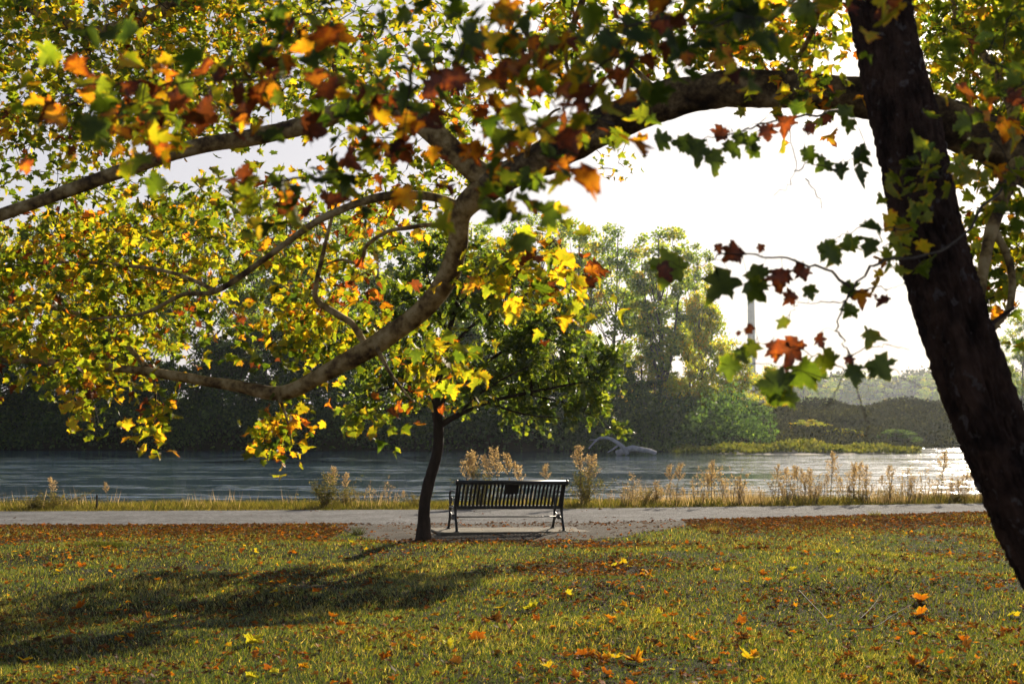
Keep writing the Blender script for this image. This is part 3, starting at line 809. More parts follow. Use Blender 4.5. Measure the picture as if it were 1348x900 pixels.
grow(region(560, 500, 45, 50, 10.3, 11.2, 14), S, 8, hues(.4, .4, .2), .13)
grow(region(690, 345, 60, 42, 8.8, 9.8, 15), .12, 7, hues(.2, .62, .16), .15)
grow(region(730, 400, 40, 40, 8.6, 9.4, 7), .12, 6, hues(.3, .55, .15), .13)
grow(region(600, 480, 40, 40, 9.0, 9.8, 7), .12, 6, hues(.35, .45, .2), .13)
grow(region(520, 215, 110, 70, 10.4, 12.5, 34), S, 10, mix, .16)
grow(region(400, 250, 150, 40, 10.4, 12.5, 20), S, 10, mix, .15)
grow(region(190, 265, 150, 35, 10.5, 12.5, 24), S, 10, green, .15)
grow(region(640, 90, 130, 80, 9.8, 12.5, 34), S, 10, mix, .15)
grow(region(860, 45, 160, 55, 9.3, 12.0, 58), S, 11, mix, .15)
grow(region(1020, 35, 110, 60, 9.2, 11.5, 42), S, 11, mix, .14)
grow(region(1080, 118, 50, 30, 7.6, 8.4, 8), S, 8, hues(.5, .2, .3), .10)
grow(region(1275, 60, 75, 110, 10.0, 14.0, 100), S * .95, 13, green, .16)
grow(region(1290, 200, 60, 40, 9.5, 11.5, 12), S * .9, 10, green, .14)
grow(region(1320, 330, 55, 90, 8.2, 9.8, 30), S, 11, hues(.6, .25, .12), .13)
grow(region(800, 205, 34, 42, 11.5, 12.2, 12), S * .62, 6, mix, .09)
# unseen canopy added above and right of the picture to shade near sprays
grow(region(1150, -115, 330, 70, 7.5, 11.0, 120), .13, 9, mix, .20)
grow(region(1440, 20, 110, 170, 8.5, 13.0, 150), .14, 9, green, .20)
# hanging strands
for cx, cy, ry, rx in ((122, 530, 45, 12), (203, 535, 50, 12), (380, 565, 40, 20), (355, 560, 25, 10), (100, 500, 25, 25)):
    grow(region(cx, cy, rx, ry, 10.0, 11.2, 9), S, 8, hues(.5, .4, .1), .09)
grow(region(470, 545, 40, 22, 9.6, 10.5, 5), S, 8, green, .10)
# near, large, out of focus
NS = .088
dark = hues(.70, .06, .17, .0, .24)
grow(region(345, 35, 60, 55, 4.2, 5.0, 6), NS, 5, dark, .10)
grow(region(355, 100, 40, 40, 4.0, 4.8, 6), NS, 5, warm, .09)
grow(region(160, 150, 90, 50, 4.2, 5.4, 13), NS, 5, warm, .10)
grow(region(240, 140, 60, 60, 4.5, 6.0, 9), NS, 5, warm, .10)
grow(region(500, 60, 70, 70, 4.2, 5.2, 7), NS, 5, dark, .10)
grow(region(520, 140, 70, 50, 4.2, 5.2, 8), NS, 5, hues(.66, .08, .2, .0, .24), .10)
grow(region(440, 235, 60, 22, 4.2, 5.0, 7), NS, 5, dark, .09)
grow(region(650, 40, 80, 50, 3.8, 4.8, 10), NS, 5, hues(.45, .12, .33, .0, .26), .10)
grow(region(730, 110, 60, 60, 4.0, 4.9, 9), NS, 5, warm, .10)
grow(region(640, 185, 40, 35, 4.5, 5.2, 5), NS, 5, hues(.1, .1, .8), .08)
grow(region(660, 250, 32, 30, 4.1, 4.8, 6), NS, 5, dark, .08)
grow(region(330, 285, 22, 30, 4.5, 5.2, 3), NS, 4, hues(.3, .4, .3), .07)
grow(region(860, 40, 80, 50, 3.9, 4.8, 10), NS, 5, hues(.6, .1, .2, .0, .26), .09)
grow(region(985, 30, 60, 35, 3.8, 4.6, 9), NS, 5, dark, .09)
grow(region(790, 150, 50, 30, 4.8, 5.6, 4), NS, 4, hues(.6, .3, .1), .08)
grow(region(1150, -5, 60, 16, 4.2, 5.0, 6), NS, 5, hues(.2, .4, .3), .08)
grow(region(1325, 90, 45, 75, 5.0, 6.0, 12), NS, 5, hues(.7, 0, .1), .10)
grow(region(1215, 225, 50, 30, 5.6, 6.2, 6), NS, 5, hues(.85, .15, 0), .08)
grow(region(1185, 320, 30, 30, 5.6, 6.2, 5), NS, 5, green, .07)
grow(region(1330, 250, 30, 40, 5.4, 6.2, 5), NS, 5, hues(.7, .1, .1), .08)

# single leaves one can tell apart against the sky: (px, py, size px, hue)
def spray(stems, lv, Y):
    for st in stems:
        C_ = catmull([np.array(at(a, b_, Y + dy)) for a, b_, dy in st], 5)
        C_[1:-1] += rng.normal(0, .006, C_[1:-1].shape)
        twigs.tube(C_ - off, np.linspace(.0065 if len(st) > 5 else .003, .0014, len(C_)), 6, .35, 30, cap=False)
        nodes.extend([tuple(q) for q in C_])
    for a, b_, s_, h_ in lv:
        Yl = Y + random.uniform(-.12, .12)
        p_ = np.array(at(a, b_ - s_ * .38, Yl))
        m_ = s_ * .78 * Yl / FPX
        ang_ = random.uniform(-1.0, 1.0)
        L_pos.append(p_); L_tip.append((math.sin(ang_), random.gauss(0, .25), -math.cos(ang_)))
        L_nrm.append((random.gauss(0, .4), -1.0, random.gauss(.2, .4))); L_size.append(m_ * 1.05); L_hue.append(max(h_, .95) if h_ > .85 else h_ * .42)
        nd = np.array(nodes); j = np.argmin(np.linalg.norm(nd - p_, axis=1))
        C_ = catmull([nd[j], (nd[j] + p_) / 2 + np.array([0, 0, .02]), p_], 3)
        twigs.tube(C_ - off, [.0012] * len(C_), 4, cap=False)
spray([[(1340, 215, 2.6), (1262, 315, 1.0), (1200, 338, .3), (1158, 343, 0), (1128, 370, 0), (1111, 397, 0), (1103, 423, 0), (1108, 447, 0), (1118, 470, 0), (1125, 500, 0), (1131, 527, 0), (1141, 557, 0), (1141, 582, 0)],
       [(1120, 378, 0), (1090, 355, 0), (1045, 343, 0), (995, 337, 0), (950, 334, 0), (925, 350, 0), (895, 352, 0)],
       [(1200, 300, .4), (1160, 301, .1), (1125, 303, 0), (1105, 310, 0), (1098, 322, 0)],
       [(1115, 392, 0), (1150, 379, 0), (1180, 379, 0), (1192, 368, 0)],
       [(1112, 395, 0), (1075, 398, 0), (1050, 400, 0), (1040, 420, 0)],
       [(1117, 468, 0), (1150, 455, 0), (1175, 455, 0), (1198, 460, 0)],
       [(1128, 497, 0), (1100, 482, 0), (1070, 463, 0), (1030, 455, 0), (990, 452, 0)],
       [(1130, 492, 0), (1095, 495, 0), (1060, 490, 0), (1010, 478, 0), (985, 482, 0)],
       [(1140, 482, 0), (1175, 487, 0), (1210, 510, 0)], [(1110, 495, 0), (1098, 520, 0), (1085, 540, 0)]],
      [(893, 363, 66, .42), (868, 362, 34, .93), (945, 328, 18, .95), (972, 338, 34, .93), (1003, 328, 16, .95), (962, 384, 60, .30), (985, 390, 46, .22), (1004, 368, 44, .35), (1030, 370, 44, .90), (1048, 362, 30, .95),
       (1036, 430, 26, .82), (1085, 335, 42, .25), (1098, 345, 36, .72), (1060, 360, 19, .92), (1064, 386, 26, .33), (1113, 388, 32, .25), (1043, 395, 28, .93), (1122, 413, 28, .3), (1168, 402, 28, .9), (1152, 391, 9, .95),
       (1145, 445, 32, .80), (1140, 308, 44, .12), (1150, 330, 36, .2), (990, 436, 20, .96), (974, 440, 10, .95), (960, 485, 44, .40), (995, 465, 38, .75), (1020, 462, 34, .92), (1050, 465, 48, .86), (1076, 449, 22, .94),
       (1070, 500, 60, .28), (1085, 490, 50, .76), (1030, 512, 62, .18), (1045, 528, 34, .60), (1020, 520, 40, .3), (1115, 476, 18, .93), (1125, 495, 38, .2), (1150, 490, 44, .35), (975, 470, 30, .5)], 5.4)
spray([[(1120, 140, 2.4), (1070, 152, 1.2), (1015, 158, .4), (985, 170, .1), (955, 178, 0), (915, 182, 0), (880, 185, 0)],
       [(1050, 140, 2.2), (1040, 190, .5), (1048, 215, .1), (1040, 240, 0), (1018, 258, 0)], [(1045, 225, 0), (1070, 215, 0), (1100, 225, 0), (1125, 205, 0), (1145, 195, 0)],
       [(1060, 235, 0), (1075, 255, 0), (1083, 275, 0)]],
      [(872, 192, 40, .12), (893, 200, 44, .15), (912, 205, 46, .28), (935, 215, 44, .33), (955, 205, 38, .4), (965, 190, 30, .5), (985, 190, 28, .3), (952, 178, 26, .94), (988, 203, 24, .25), (1008, 178, 32, .93), (1035, 165, 34, .95),
       (1062, 208, 34, .12), (1088, 222, 30, .16), (1108, 225, 26, .2), (1124, 240, 42, .16), (1130, 208, 36, .10), (1112, 150, 30, .3), (1040, 150, 30, .2), (1122, 168, 26, .35), (1060, 175, 20, .94)], 5.8)
twigs.build('twigs', M['twig'], syc, False)
leaves('foliage', 'palmate', np.array(L_pos) - off, L_tip, L_nrm, L_size, L_hue, M['syc_leaf'], syc, curl=.6)

# ------------------------------------------------------------------ the dark leaning tree
dk = empty('leaning_tree', (at(1520, 600, 7.1).x, 7.1, 0))
doff = np.array(dk.location)
tag(dk, 'dark leaning tree with a thick furrowed trunk crossing the limb on the right', 'tree')
tp = [(1640, 1060, 7.1), (1480, 900, 7.1), (1400, 760, 7.1), (1338, 640, 7.1), (1290, 520, 7.1), (1248, 390, 7.15), (1212, 260, 7.2), (1184, 130, 7.25), (1158, 10, 7.3), (1135, -90, 7.35), (1100, -260, 7.4), (1060, -420, 7.5)]
tw = [210, 150, 116, 104, 98, 94, 96, 92, 88, 84, 70, 56]
W = catmull([np.array(at(*q)) for q in tp], 9)
base_pt = W[0].copy()
if base_pt[2] > -.3: W = np.vstack([np.array([base_pt[0] + .15, base_pt[1], -.35]), W])
rr = np.interp(np.linspace(0, len(tp) - 1, len(W)), range(len(tp)), [w_ / 2 * .85 * q[2] / FPX for w_, q in zip(tw, tp)])
def bark_tube(name, C_, rad, sides, matr, parent, depth, fa, fl, steps):
    t0 = np.linspace(0, 1, len(C_)); t1 = np.linspace(0, 1, steps)
    P_ = np.stack([np.interp(t1, t0, C_[:, k]) for k in range(3)], 1); rad = np.interp(t1, t0, rad)
    tan = unit(np.gradient(P_, axis=0)); u0 = unit(np.cross(tan, np.array([0, 1.0, 0]))); w0 = np.cross(tan, u0)
    L_ = np.concatenate([[0], np.cumsum(np.linalg.norm(np.diff(P_, axis=0), axis=1))])
    V = np.zeros((steps, sides, 3))
    for i in range(steps):
        for k in range(sides):
            a = 2 * math.pi * k / sides; ca, sa = math.cos(a), math.sin(a)
            q = Vector((ca * fa, sa * fa, L_[i] * fl))
            rid = 1 - 2.2 * abs(mnoise.noise(q + Vector((.3 * mnoise.noise(q * .7), 0, 0)))) 
            d_ = depth * (rid * .8 + .5 * mnoise.noise(Vector((ca * fa * 2.5, sa * fa * 2.5, L_[i] * fl * 3)))) + .03 * mnoise.noise(Vector((ca * 1.2, sa * 1.2, L_[i] * 1.4)))
            V[i, k] = P_[i] + (u0[i] * ca + w0[i] * sa) * (rad[i] + d_)
    i = np.arange(steps * sides).reshape(steps, sides)
    a, b_, c_, d = i[:-1].ravel(), np.roll(i, -1, 1)[:-1].ravel(), np.roll(i, -1, 1)[1:].ravel(), i[1:].ravel()
    return link_mesh(name, np_mesh(name, V.reshape(-1, 3), np.concatenate([np.stack([a, b_, c_], 1), np.stack([a, c_, d], 1)])), matr, parent, True)
bark_tube('trunk', W - doff, rr, 170, M['dark_bark'], dk, .024, 6.5, 9.0, 460)
def dl(pts, w0, w1):
    tb = MB()
    C_ = catmull([np.array(at(*q)) for q in pts], 5)
    tb.tube(C_ - doff, np.linspace(w0, w1, len(C_)), 8, .1, 5); tb.build('limb', M['dark_bark'], dk, True)
    return C_
ends = [dl([(1120, -160, 7.4), (1240, -330, 7.6), (1420, -480, 8.0)], .10, .03), dl([(1110, -220, 7.4), (950, -360, 7.8), (800, -500, 8.2)], .10, .03), dl([(1070, -400, 7.5), (1040, -560, 7.4), (1060, -700, 7.3)], .11, .03)]
dl([(1296, 432, 7.1), (1306, 425, 7.1), (1316, 418, 7.15), (1335, 405, 7.2)], .016, .008)
pp = []
for E in ends:
    for q in E[4:]:
        for _ in range(55): pp.append(q + np.array([random.gauss(0, .45), random.gauss(0, .45), random.gauss(.15, .35)]))
pp = np.array(pp); pp = pp[pp[:, 2] > 4.6]
n = len(pp)
leaves('foliage', 'palmate', pp - doff, rng.normal(size=(n, 3)) + np.array([0, 0, -.6]), rng.normal(size=(n, 3)) * .5 + np.array([0, 0, 1]), rng.uniform(.08, .14, n), rng.uniform(.1, .6, n), M['syc_leaf'], dk, curl=.3)

# ------------------------------------------------------------------ the small tree beside the bench
tb0 = gnd(558, 713)
st = empty('small_tree', (tb0.x, tb0.y, 0)); so = np.array(st.location); Yt = tb0.y
tag(st, 'small dense-crowned tree with a slim curved trunk standing left of the bench', 'tree')
tb = MB()
trunk = [(557, 722, Yt), (558, 708, Yt), (558, 680, Yt), (561, 650, Yt), (569, 620, Yt), (576, 592, Yt), (577, 560, Yt), (574, 535, Yt), (577, 505, Yt + .05), (585, 460, Yt + .1), (598, 410, Yt + .1), (610, 360, Yt)]
twd = [32, 22, 15.5, 15, 15, 14, 13.5, 13, 10, 9, 6, 4]
W = catmull([np.array(at(*q)) for q in trunk], 5)
rr = np.interp(np.linspace(0, len(trunk) - 1, len(W)), range(len(trunk)), [w_ / 2 * Yt / FPX for w_ in twd])
tb.tube(W - so, rr, 14, .12, 6)
tb.build('trunk', M['pear_bark'], st, True)
tb = MB()
bn = []
def bl(pts, w0, w1, par=None):
    C_ = catmull([np.array(at(a, b_, Yt + c)) for a, b_, c in pts], 5)
    tb.tube(C_ - so, np.linspace(w0, w1, len(C_)), 7, .1, 6, cap=False)
    bn.extend([tuple(q) for q in C_])
bl([(577, 562, 0), (592, 552, -.05), (608, 544, -.1), (640, 530, -.2), (690, 518, -.4), (740, 508, -.5), (785, 500, -.5)], .05, .012)
bl([(577, 535, 0), (610, 500, .4), (650, 470, .7), (700, 440, .9), (750, 420, 1.0)], .04, .01)
bl([(577, 540, 0), (550, 520, -.3), (520, 510, -.6), (485, 520, -.7)], .03, .008)
bl([(578, 510, 0), (545, 470, .5), (510, 440, .8), (480, 420, .9)], .03, .008)
bl([(583, 470, .1), (620, 430, -.5), (665, 400, -.8), (710, 380, -.9)], .03, .008)
bl([(590, 440, .1), (575, 400, -.5), (560, 350, -.7)], .025, .007)
bl([(598, 410, .1), (630, 370, .5), (660, 340, .6)], .02, .006)
bl([(640, 530, -.2), (690, 545, -.9), (740, 550, -1.1)], .02, .006)
bl([(600, 548, -.1), (630, 520, -1.0), (660, 500, -1.5), (700, 480, -1.6)], .025, .007)
bl([(690, 518, -.4), (740, 530, -.2), (785, 550, 0), (815, 574, 0)], .012, .004)
bl([(700, 440, .9), (760, 460, .6), (812, 485, .4)], .014, .004)
# crown outline as blobs: cx, cy, rx, ry (px), depth half-thickness (m)
blobs = [(640, 440, 110, 85, 1.5, 34), (600, 380, 85, 60, 1.2, 22), (540, 430, 75, 70, 1.2, 18), (705, 468, 64, 56, 1.3, 22), (752, 508, 56, 32, 1.0, 13), (650, 510, 110, 34, 1.4, 22), (520, 510, 60, 36, 1.0, 12), (560, 350, 60, 45, .8, 10),
         (700, 548, 70, 12, .9, 8), (672, 385, 50, 36, 1.0, 9), (480, 535, 26, 18, .5, 4), (800, 485, 20, 14, .4, 4), (785, 540, 20, 10, .4, 3), (806, 574, 6, 6, .2, 1), (745, 425, 22, 14, .4, 3)]
ctr = []
for cx, cy, rx, ry, dd, n_ in blobs:
    for _ in range(n_):
        u = rng.normal(size=3); u /= np.linalg.norm(u); u *= rng.random() ** .4
        ctr.append(np.array(at(cx + u[0] * rx * .96, cy - 10 - u[1] * ry * .95, Yt + u[2] * dd)))
pp, tt = [], []
bnn = np.array(bn + [tuple(q) for q in W[34:]])
for c_ in ctr:
    d = np.linalg.norm(bnn - c_, axis=1); a = bnn[int(np.argmin(d))]
    L = catmull([a, (a + c_) / 2 + np.array([0, 0, .05]), c_], 3)
    tb.tube(L - so, np.linspace(.008, .003, len(L)), 4, cap=False)
    for _ in range(7):     # leafy shoots
        dr = unit(c_ - np.array([at(600, 480, Yt)[0], Yt, 2.6])) * .5 + rng.normal(size=3) * .6; dr[2] += -.05
        dr = unit(dr) * rng.uniform(.18, .42)
        sh = np.array([c_ + dr * t for t in np.linspace(0, 1, 12)])
        sh[:, 2] -= np.linspace(0, 1, 12) ** 2 * .05
        tb.tube(sh[::4] - so, [.003, .0025, .002], 3, cap=False)
        for q in sh:
            pp.append(q + rng.normal(0, .02, 3)); tt.append(dr * 1.5 + rng.normal(0, .25, 3))
tb.build('branches', M['pear_bark'], st, True)
pp = np.array(pp); n = len(pp)
leaves('foliage', 'round', pp - so, tt, rng.normal(size=(n, 3)) * .6 + np.array([0, -.1, .9]), rng.uniform(.055, .10, n), rng.beta(1.7, 2.3, n), M['pear_leaf'], st, curl=.5)

# ------------------------------------------------------------------ bench and its pad
bc = gnd(668, 702)
BR = R(14)
pad = MB()
pad.box((0, 0, 0), (2.45, 1.02, .10))
po = pad.build('bench_pad', M['concrete'], None)
pb = po.modifiers.new('bevel', 'BEVEL'); pb.width = .012; pb.segments = 2
po.location = (bc.x + .02, bc.y + .28, -.008); po.rotation_euler = (0, R(.7), BR)
tag(po, 'sandy concrete pad under the bench', 'pad')
bench = empty('park_bench', (bc.x + .03, bc.y, .041), BR)
bench.rotation_euler = (0, R(.7), BR); bench.scale = (1, 1, .94)
tag(bench, 'black metal park bench seen from behind, facing the river', 'bench')
Lb = 1.76
ns = 28
def back_pt(t):        # t 0 at seat, 1 at top
    return (.06 - .20 * t - .03 * t * t, .40 + .42 * t)
sl = MB(); seat = MB()
for i in range(ns):
    x = -Lb / 2 + .05 + (Lb - .10) * i / (ns - 1)
    prev = [back_pt(t) for t in np.linspace(0.02, .97, 7)]
    for (y0, z0), (y1, z1) in zip(prev[:-1], prev[1:]):
        l = math.hypot(y1 - y0, z1 - z0); a = math.atan2(z1 - z0, y1 - y0)
        from mathutils import Matrix
        sl.box((x, (y0 + y1) / 2, (z0 + z1) / 2), (.034, l + .004, .006), Matrix.Rotation(a, 3, 'X'))
    pts = [(.064, .402), (.12, .385), (.25, .392), (.38, .405), (.455, .405), (.49, .385), (.492, .355)]
    for (y0, z0), (y1, z1) in zip(pts[:-1], pts[1:]):
        l = math.hypot(y1 - y0, z1 - z0); a = math.atan2(z1 - z0, y1 - y0)
        seat.box((x, (y0 + y1) / 2, (z0 + z1) / 2), (.034, l + .004, .006), Matrix.Rotation(a, 3, 'X'))
for (y, z) in ((.10, .375), (.46, .372)):
    seat.tube([(-Lb / 2 + .01, y, z), (Lb / 2 - .01, y, z)], [.016, .016], 10)
sl.box((0, back_pt(0.0)[0] + .004, .398), (Lb - .03, .022, .04))
sl.build('backrest', M['metal'], bench); seat.build('seat', M['metal'], bench)
tr = MB(); ty, tz = back_pt(1.0)
tr.tube([(-Lb / 2 - .02, ty, tz), (0, ty, tz), (Lb / 2 + .02, ty, tz)], [.036] * 3, 14)
for s in (-1, 1): tr.tube([(s * (Lb / 2 + .0), ty, tz), (s * (Lb / 2 + .032), ty, tz)], [.046, .040], 14)
tr.build('top_rail', M['metal'], bench, True)
pq = MB(); py_, pz_ = back_pt(.74)
pq.box((0, py_ - .012, pz_), (.235, .008, .20), Matrix.Rotation(math.atan2(.42, -.24) + math.pi, 3, 'X') @ Matrix.Rotation(R(90), 3, 'X'))
pq.build('plaque', M['plaque'], bench)
for s in (-1, 1):
    x = s * (Lb / 2 - .012)
    fr = MB()
    def tb_(pts, r, sq=.7): 
        C_ = catmull([(x, a, b_) for a, b_ in pts], 6); fr.tube(C_, np.interp(np.linspace(0, 1, len(C_)), np.linspace(0, 1, len(r)), r), 9, squash=sq)
    tb_([(-.10, .012), (-.075, .06), (-.02, .16), (.02, .27), (.045, .37), (.01, .50), (-.06, .66), (-.155, .83)], [.024, .022, .020, .020, .026, .024, .022, .022], 1.0)   # rear leg and back post
    tb_([(.56, .012), (.535, .06), (.48, .16), (.455, .27), (.45, .375)], [.024, .022, .020, .020, .024], 1.0)          # front leg
    tb_([(.03, .385), (.20, .372), (.34, .378), (.46, .385)], [.022, .02, .02, .022])                                # seat bearer
    tb_([(-.035, .14), (.06, .19), (.13, .225), (.215, .235), (.30, .225), (.38, .19), (.49, .14)], [.014, .014, .016, .018, .016, .014, .014])
    tb_([(.02, .30), (.09, .27), (.15, .25)], [.010, .010, .010]); tb_([(.45, .30), (.36, .27), (.28, .25)], [.010, .010, .010])
    fr.box((x, -.105, .010), (.05, .085, .02)); fr.box((x, .565, .010), (.05, .085, .02))
    e = fr.build('end_frame', M['metal'], bench, True)
    ro = MB(); ro.tube([(x - .022, .215, .225), (x - .016, .215, .225), (x + .016, .215, .225), (x + .022, .215, .225)], [.030, .047, .047, .030], 16)
    ro.build('rosette', M['metal'], e, False)
    ar = MB()
    C_ = catmull([(x, a, b_) for a, b_ in [(-.055, .63), (.05, .655), (.20, .66), (.34, .655), (.44, .64), (.485, .59), (.475, .51), (.46, .43), (.455, .385)]], 6)
    ar.tube(C_, .017, 10, squash=1.0)
    C_ = catmull([(x, a, b_) for a, b_ in [(.44, .42), (.36, .45), (.31, .50), (.34, .545), (.39, .53), (.385, .49)]], 6)
    ar.tube(C_, .010, 8)
    C_ = catmull([(x, a, b_) for a, b_ in [(.04, .42), (.12, .45), (.17, .50), (.14, .545), (.09, .53)]], 6)
    ar.tube(C_, .010, 8)
    ar.build('armrest', M['metal'], bench, True)
sb = MB(); sb.tube([(-Lb / 2 + .01, .215, .225), (Lb / 2 - .01, .215, .225)], [.011, .011], 8); sb.build('stretcher', M['metal'], bench, True)

# ------------------------------------------------------------------ weeds on the near bank
def plume(seed, h, head, nb_, hue_mu, w=.16):
    rs = np.random.default_rng(seed)
    root = empty('plumed_weed'); mb = MB()
    lean = rs.normal(0, .06, 2)
    ax = np.array([(lean[0] * t * t * h, lean[1] * t * t * h, t * h) for t in np.linspace(0, 1, 8)])
    mb.tube(ax, np.linspace(.009, .003, 8), 5)
    pos, tp_ = [], []
    for i in range(nb_):
        t = 1 - head + head * (i + .5) / nb_
        a0 = np.array([lean[0] * t * t * h, lean[1] * t * t * h, t * h]); an = rs.uniform(0, 6.28)
        ln = 1.25 * w * (1 - (t - 1 + head) / head * .75) * rs.uniform(.7, 1.15)
        e = a0 + np.array([math.cos(an) * ln, math.sin(an) * ln, ln * 1.1])
        L = catmull([a0, (a0 + e) / 2 + np.array([0, 0, .03]), e], 3)
        mb.tube(L, np.linspace(.002, .001, len(L)), 3, cap=False)
        for k in range(17):
            q = a0 + (e - a0) * rs.uniform(.2, 1.05) + rs.normal(0, .011, 3); pos.append(q); tp_.append(rs.normal(size=3) + (e - a0) * 6)
    mb.build('stem', M['stalk'], root)
    pos = np.array(pos); n = len(pos)
    leaves('seed_head', 'diamond', pos, tp_, rs.normal(size=(n, 3)), rs.uniform(.014, .034, n), np.clip(rs.normal(hue_mu, .2, n), 0, 1), M['dry'], root)
    lp = []
    for k in range(14):
        t = rs.uniform(.05, 1 - head); lp.append((lean[0] * t * t * h, lean[1] * t * t * h, t * h))
    leaves('stem_leaves', 'diamond', lp, rs.normal(size=(14, 3)) + np.array([0, 0, .3]), rs.normal(size=(14, 3)), rs.uniform(.05, .10, 14), rs.uniform(.2, 1, 14), M['weed_green'], root, width=.02)
    return root
def stalks(seed, h, n_st, buds):
    rs = np.random.default_rng(seed)
    root = empty('dry_weed'); mb = MB(); pos, tp_ = [], []
    for s in range(n_st):
        e = np.array([rs.normal(0, .10 * h), rs.normal(0, .10 * h), h * rs.uniform(.55, 1)])
        L = catmull([(rs.normal(0, .02), rs.normal(0, .02), 0), e * .5 + rs.normal(0, .02, 3), e], 4)
        mb.tube(L, np.linspace(.008, .003, len(L)), 4)
        for k in range(7):
            j = rs.integers(3, len(L)); q = L[j]; d = rs.normal(0, .07, 3); d[2] = abs(d[2]) + .05
            mb.tube([q, q + d * .5, q + d], [.002, .0015, .001], 3, cap=False)
            for b_ in range(buds): pos.append(q + d * rs.uniform(.5, 1.1) + rs.normal(0, .008, 3)); tp_.append(rs.normal(size=3))
        for b_ in range(buds * 2): pos.append(e + rs.normal(0, .015, 3) + np.array([0, 0, -rs.random() * .12])); tp_.append(rs.normal(size=3))
    mb.build('stems', M['stalk'], root)
    pos = np.array(pos); n = len(pos)
    leaves('seed_head', 'diamond', pos, tp_, rs.normal(size=(n, 3)), rs.uniform(.02, .04, n), np.clip(rs.normal(.45, .25, n), 0, 1), M['dry'], root)
    return root
def bushy(seed, h, w, n_, hue_mu):
    rs = np.random.default_rng(seed)
    root = empty('leafy_weed'); mb = MB(); pos, tp_ = [], []
    for s in range(26):
        e = np.array([rs.normal(0, .4 * w), rs.normal(0, .3 * w), h * rs.uniform(.5, 1)])
        L = catmull([(rs.normal(0, .1 * w), rs.normal(0, .1 * w), 0), e * .5 + np.array([0, 0, .05]), e], 4)
        mb.tube(L, np.linspace(.005, .0015, len(L)), 4, cap=False)
        for k in range(n_ // 26):
            q = L[rs.integers(2, len(L))] + rs.normal(0, .03, 3); pos.append(q); tp_.append(rs.normal(size=3) + np.array([0, 0, .8]))
    mb.build('stems', M['stalk'], root)
    pos = np.array(pos); n = len(pos)
    leaves('foliage', 'diamond', pos, tp_, rs.normal(size=(n, 3)), rs.uniform(.035, .075, n), np.clip(rs.normal(hue_mu, .2, n), 0, 1), M['weed_green'], root, width=rs.uniform(.02, .035, n))
    return root
WP = {'p': [plume(11, 1.0, .5, 34, .5), plume(12, 1.0, .4, 26, .4, .12), plume(13, 1.0, .45, 30, .7, .14)],
      's': [stalks(21, 1.0, 3, 6), stalks(22, 1.0, 5, 5), stalks(23, 1.0, 2, 9)],
      'b': [bushy(31, 1.0, .9, 1300, .6), bushy(32, 1.0, .9, 1300, .8)]}
wused = set()
def weed(kind, px, top, base=None, label='', group=None, wide=1.0, v=None):
    v = random.randrange(len(WP[kind])) if v is None else v
    if kind == 'b': wide *= 1.9
    src = WP[kind][v]
    o = src if (kind, v) not in wused else copy_tree(src)
    wused.add((kind, v))
    x0 = (px - PX0) / FPX * 29.5
    Yw = float(far_edge(x0)) + random.uniform(.5, 1.6) if base is None else base
    x = (px - PX0) / FPX * Yw; z = float(height(x, Yw))
    hh = at(px, top, Yw).z - z
    o.location = (x, Yw, z - .02); o.rotation_euler = (random.gauss(0, .05), random.gauss(0, .05), random.uniform(0, 6.28))
    o.scale = (hh * wide, hh * wide, hh)
    tag(o, label, 'weed', group)
    return o
# behind the bench
weed('p', 611, 598, label='golden plumed weed above the left end of the bench, left one of its pair', v=0); weed('p', 621, 596, label='golden plumed weed above the left end of the bench, right one of its pair', v=0)
weed('p', 647, 600, label='golden plumed weed above the middle left of the bench, left of the tallest one', v=2); weed('p', 657, 591, label='tallest golden plumed weed above the middle of the bench', v=0)
weed('p', 673, 597, label='slim reddish plumed weed just right of the tallest one above the bench', v=1); weed('p', 688, 609, label='short plumed weed above the bench right of the slim reddish one', v=2)
weed('p', 717, 611, label='lone slim plumed weed above the right part of the bench', v=1)
weed('b', 632, 617, label='low yellow weed peeking over the bench rail between the plumes', v=0, wide=.5)
weed('p', 765, 588, label='tall reddish plumed weed just right of the bench', v=1, wide=1.1); weed('p', 776, 600, label='fluffy golden plumed weed touching the tall one right of the bench', v=0, wide=1.2)
weed('b', 770, 612, label='yellow leafy weed under the two plumes right of the bench', v=0, wide=.55)
# left of the tree
weed('b', 50, 650, label='low yellow leafy weed at the far left of the path', v=0, wide=1.8); weed('b', 78, 645, label='yellow leafy weed right beside the far left low one', v=1, wide=1.3)
weed('p', 78, 628, label='pale plumed weed rising from the yellow weeds at far left', v=2); weed('p', 145, 634, label='pale straight plumed weed beside the small dark stake', v=1)
weed('p', 98, 655, label='short pale weed left of the small dark stake', v=2)
weed('b', 432, 622, label='bushy yellow weed at the left end of the clump left of the small tree', v=0, wide=.7); weed('p', 438, 615, label='pinkish plumed weed rising from the bushy yellow clump left of the small tree', v=0)
weed('p', 452, 622, label='second pinkish plume of the clump left of the small tree', v=2); weed('b', 455, 640, label='low yellow weed at the right side of the clump left of the small tree', v=1, wide=1.0)
for px in (483, 492, 502, 512, 520): weed('s', px, random.uniform(618, 640), label='thin dark dry weed stalk between the yellow clump and the small tree', group='thin dark stalks left of the small tree')
weed('p', 532, 645, label='short golden weed just left of the small tree trunk', v=2)
weed('b', 548, 648, label='low golden weed against the small tree trunk', v=1, wide=.9)
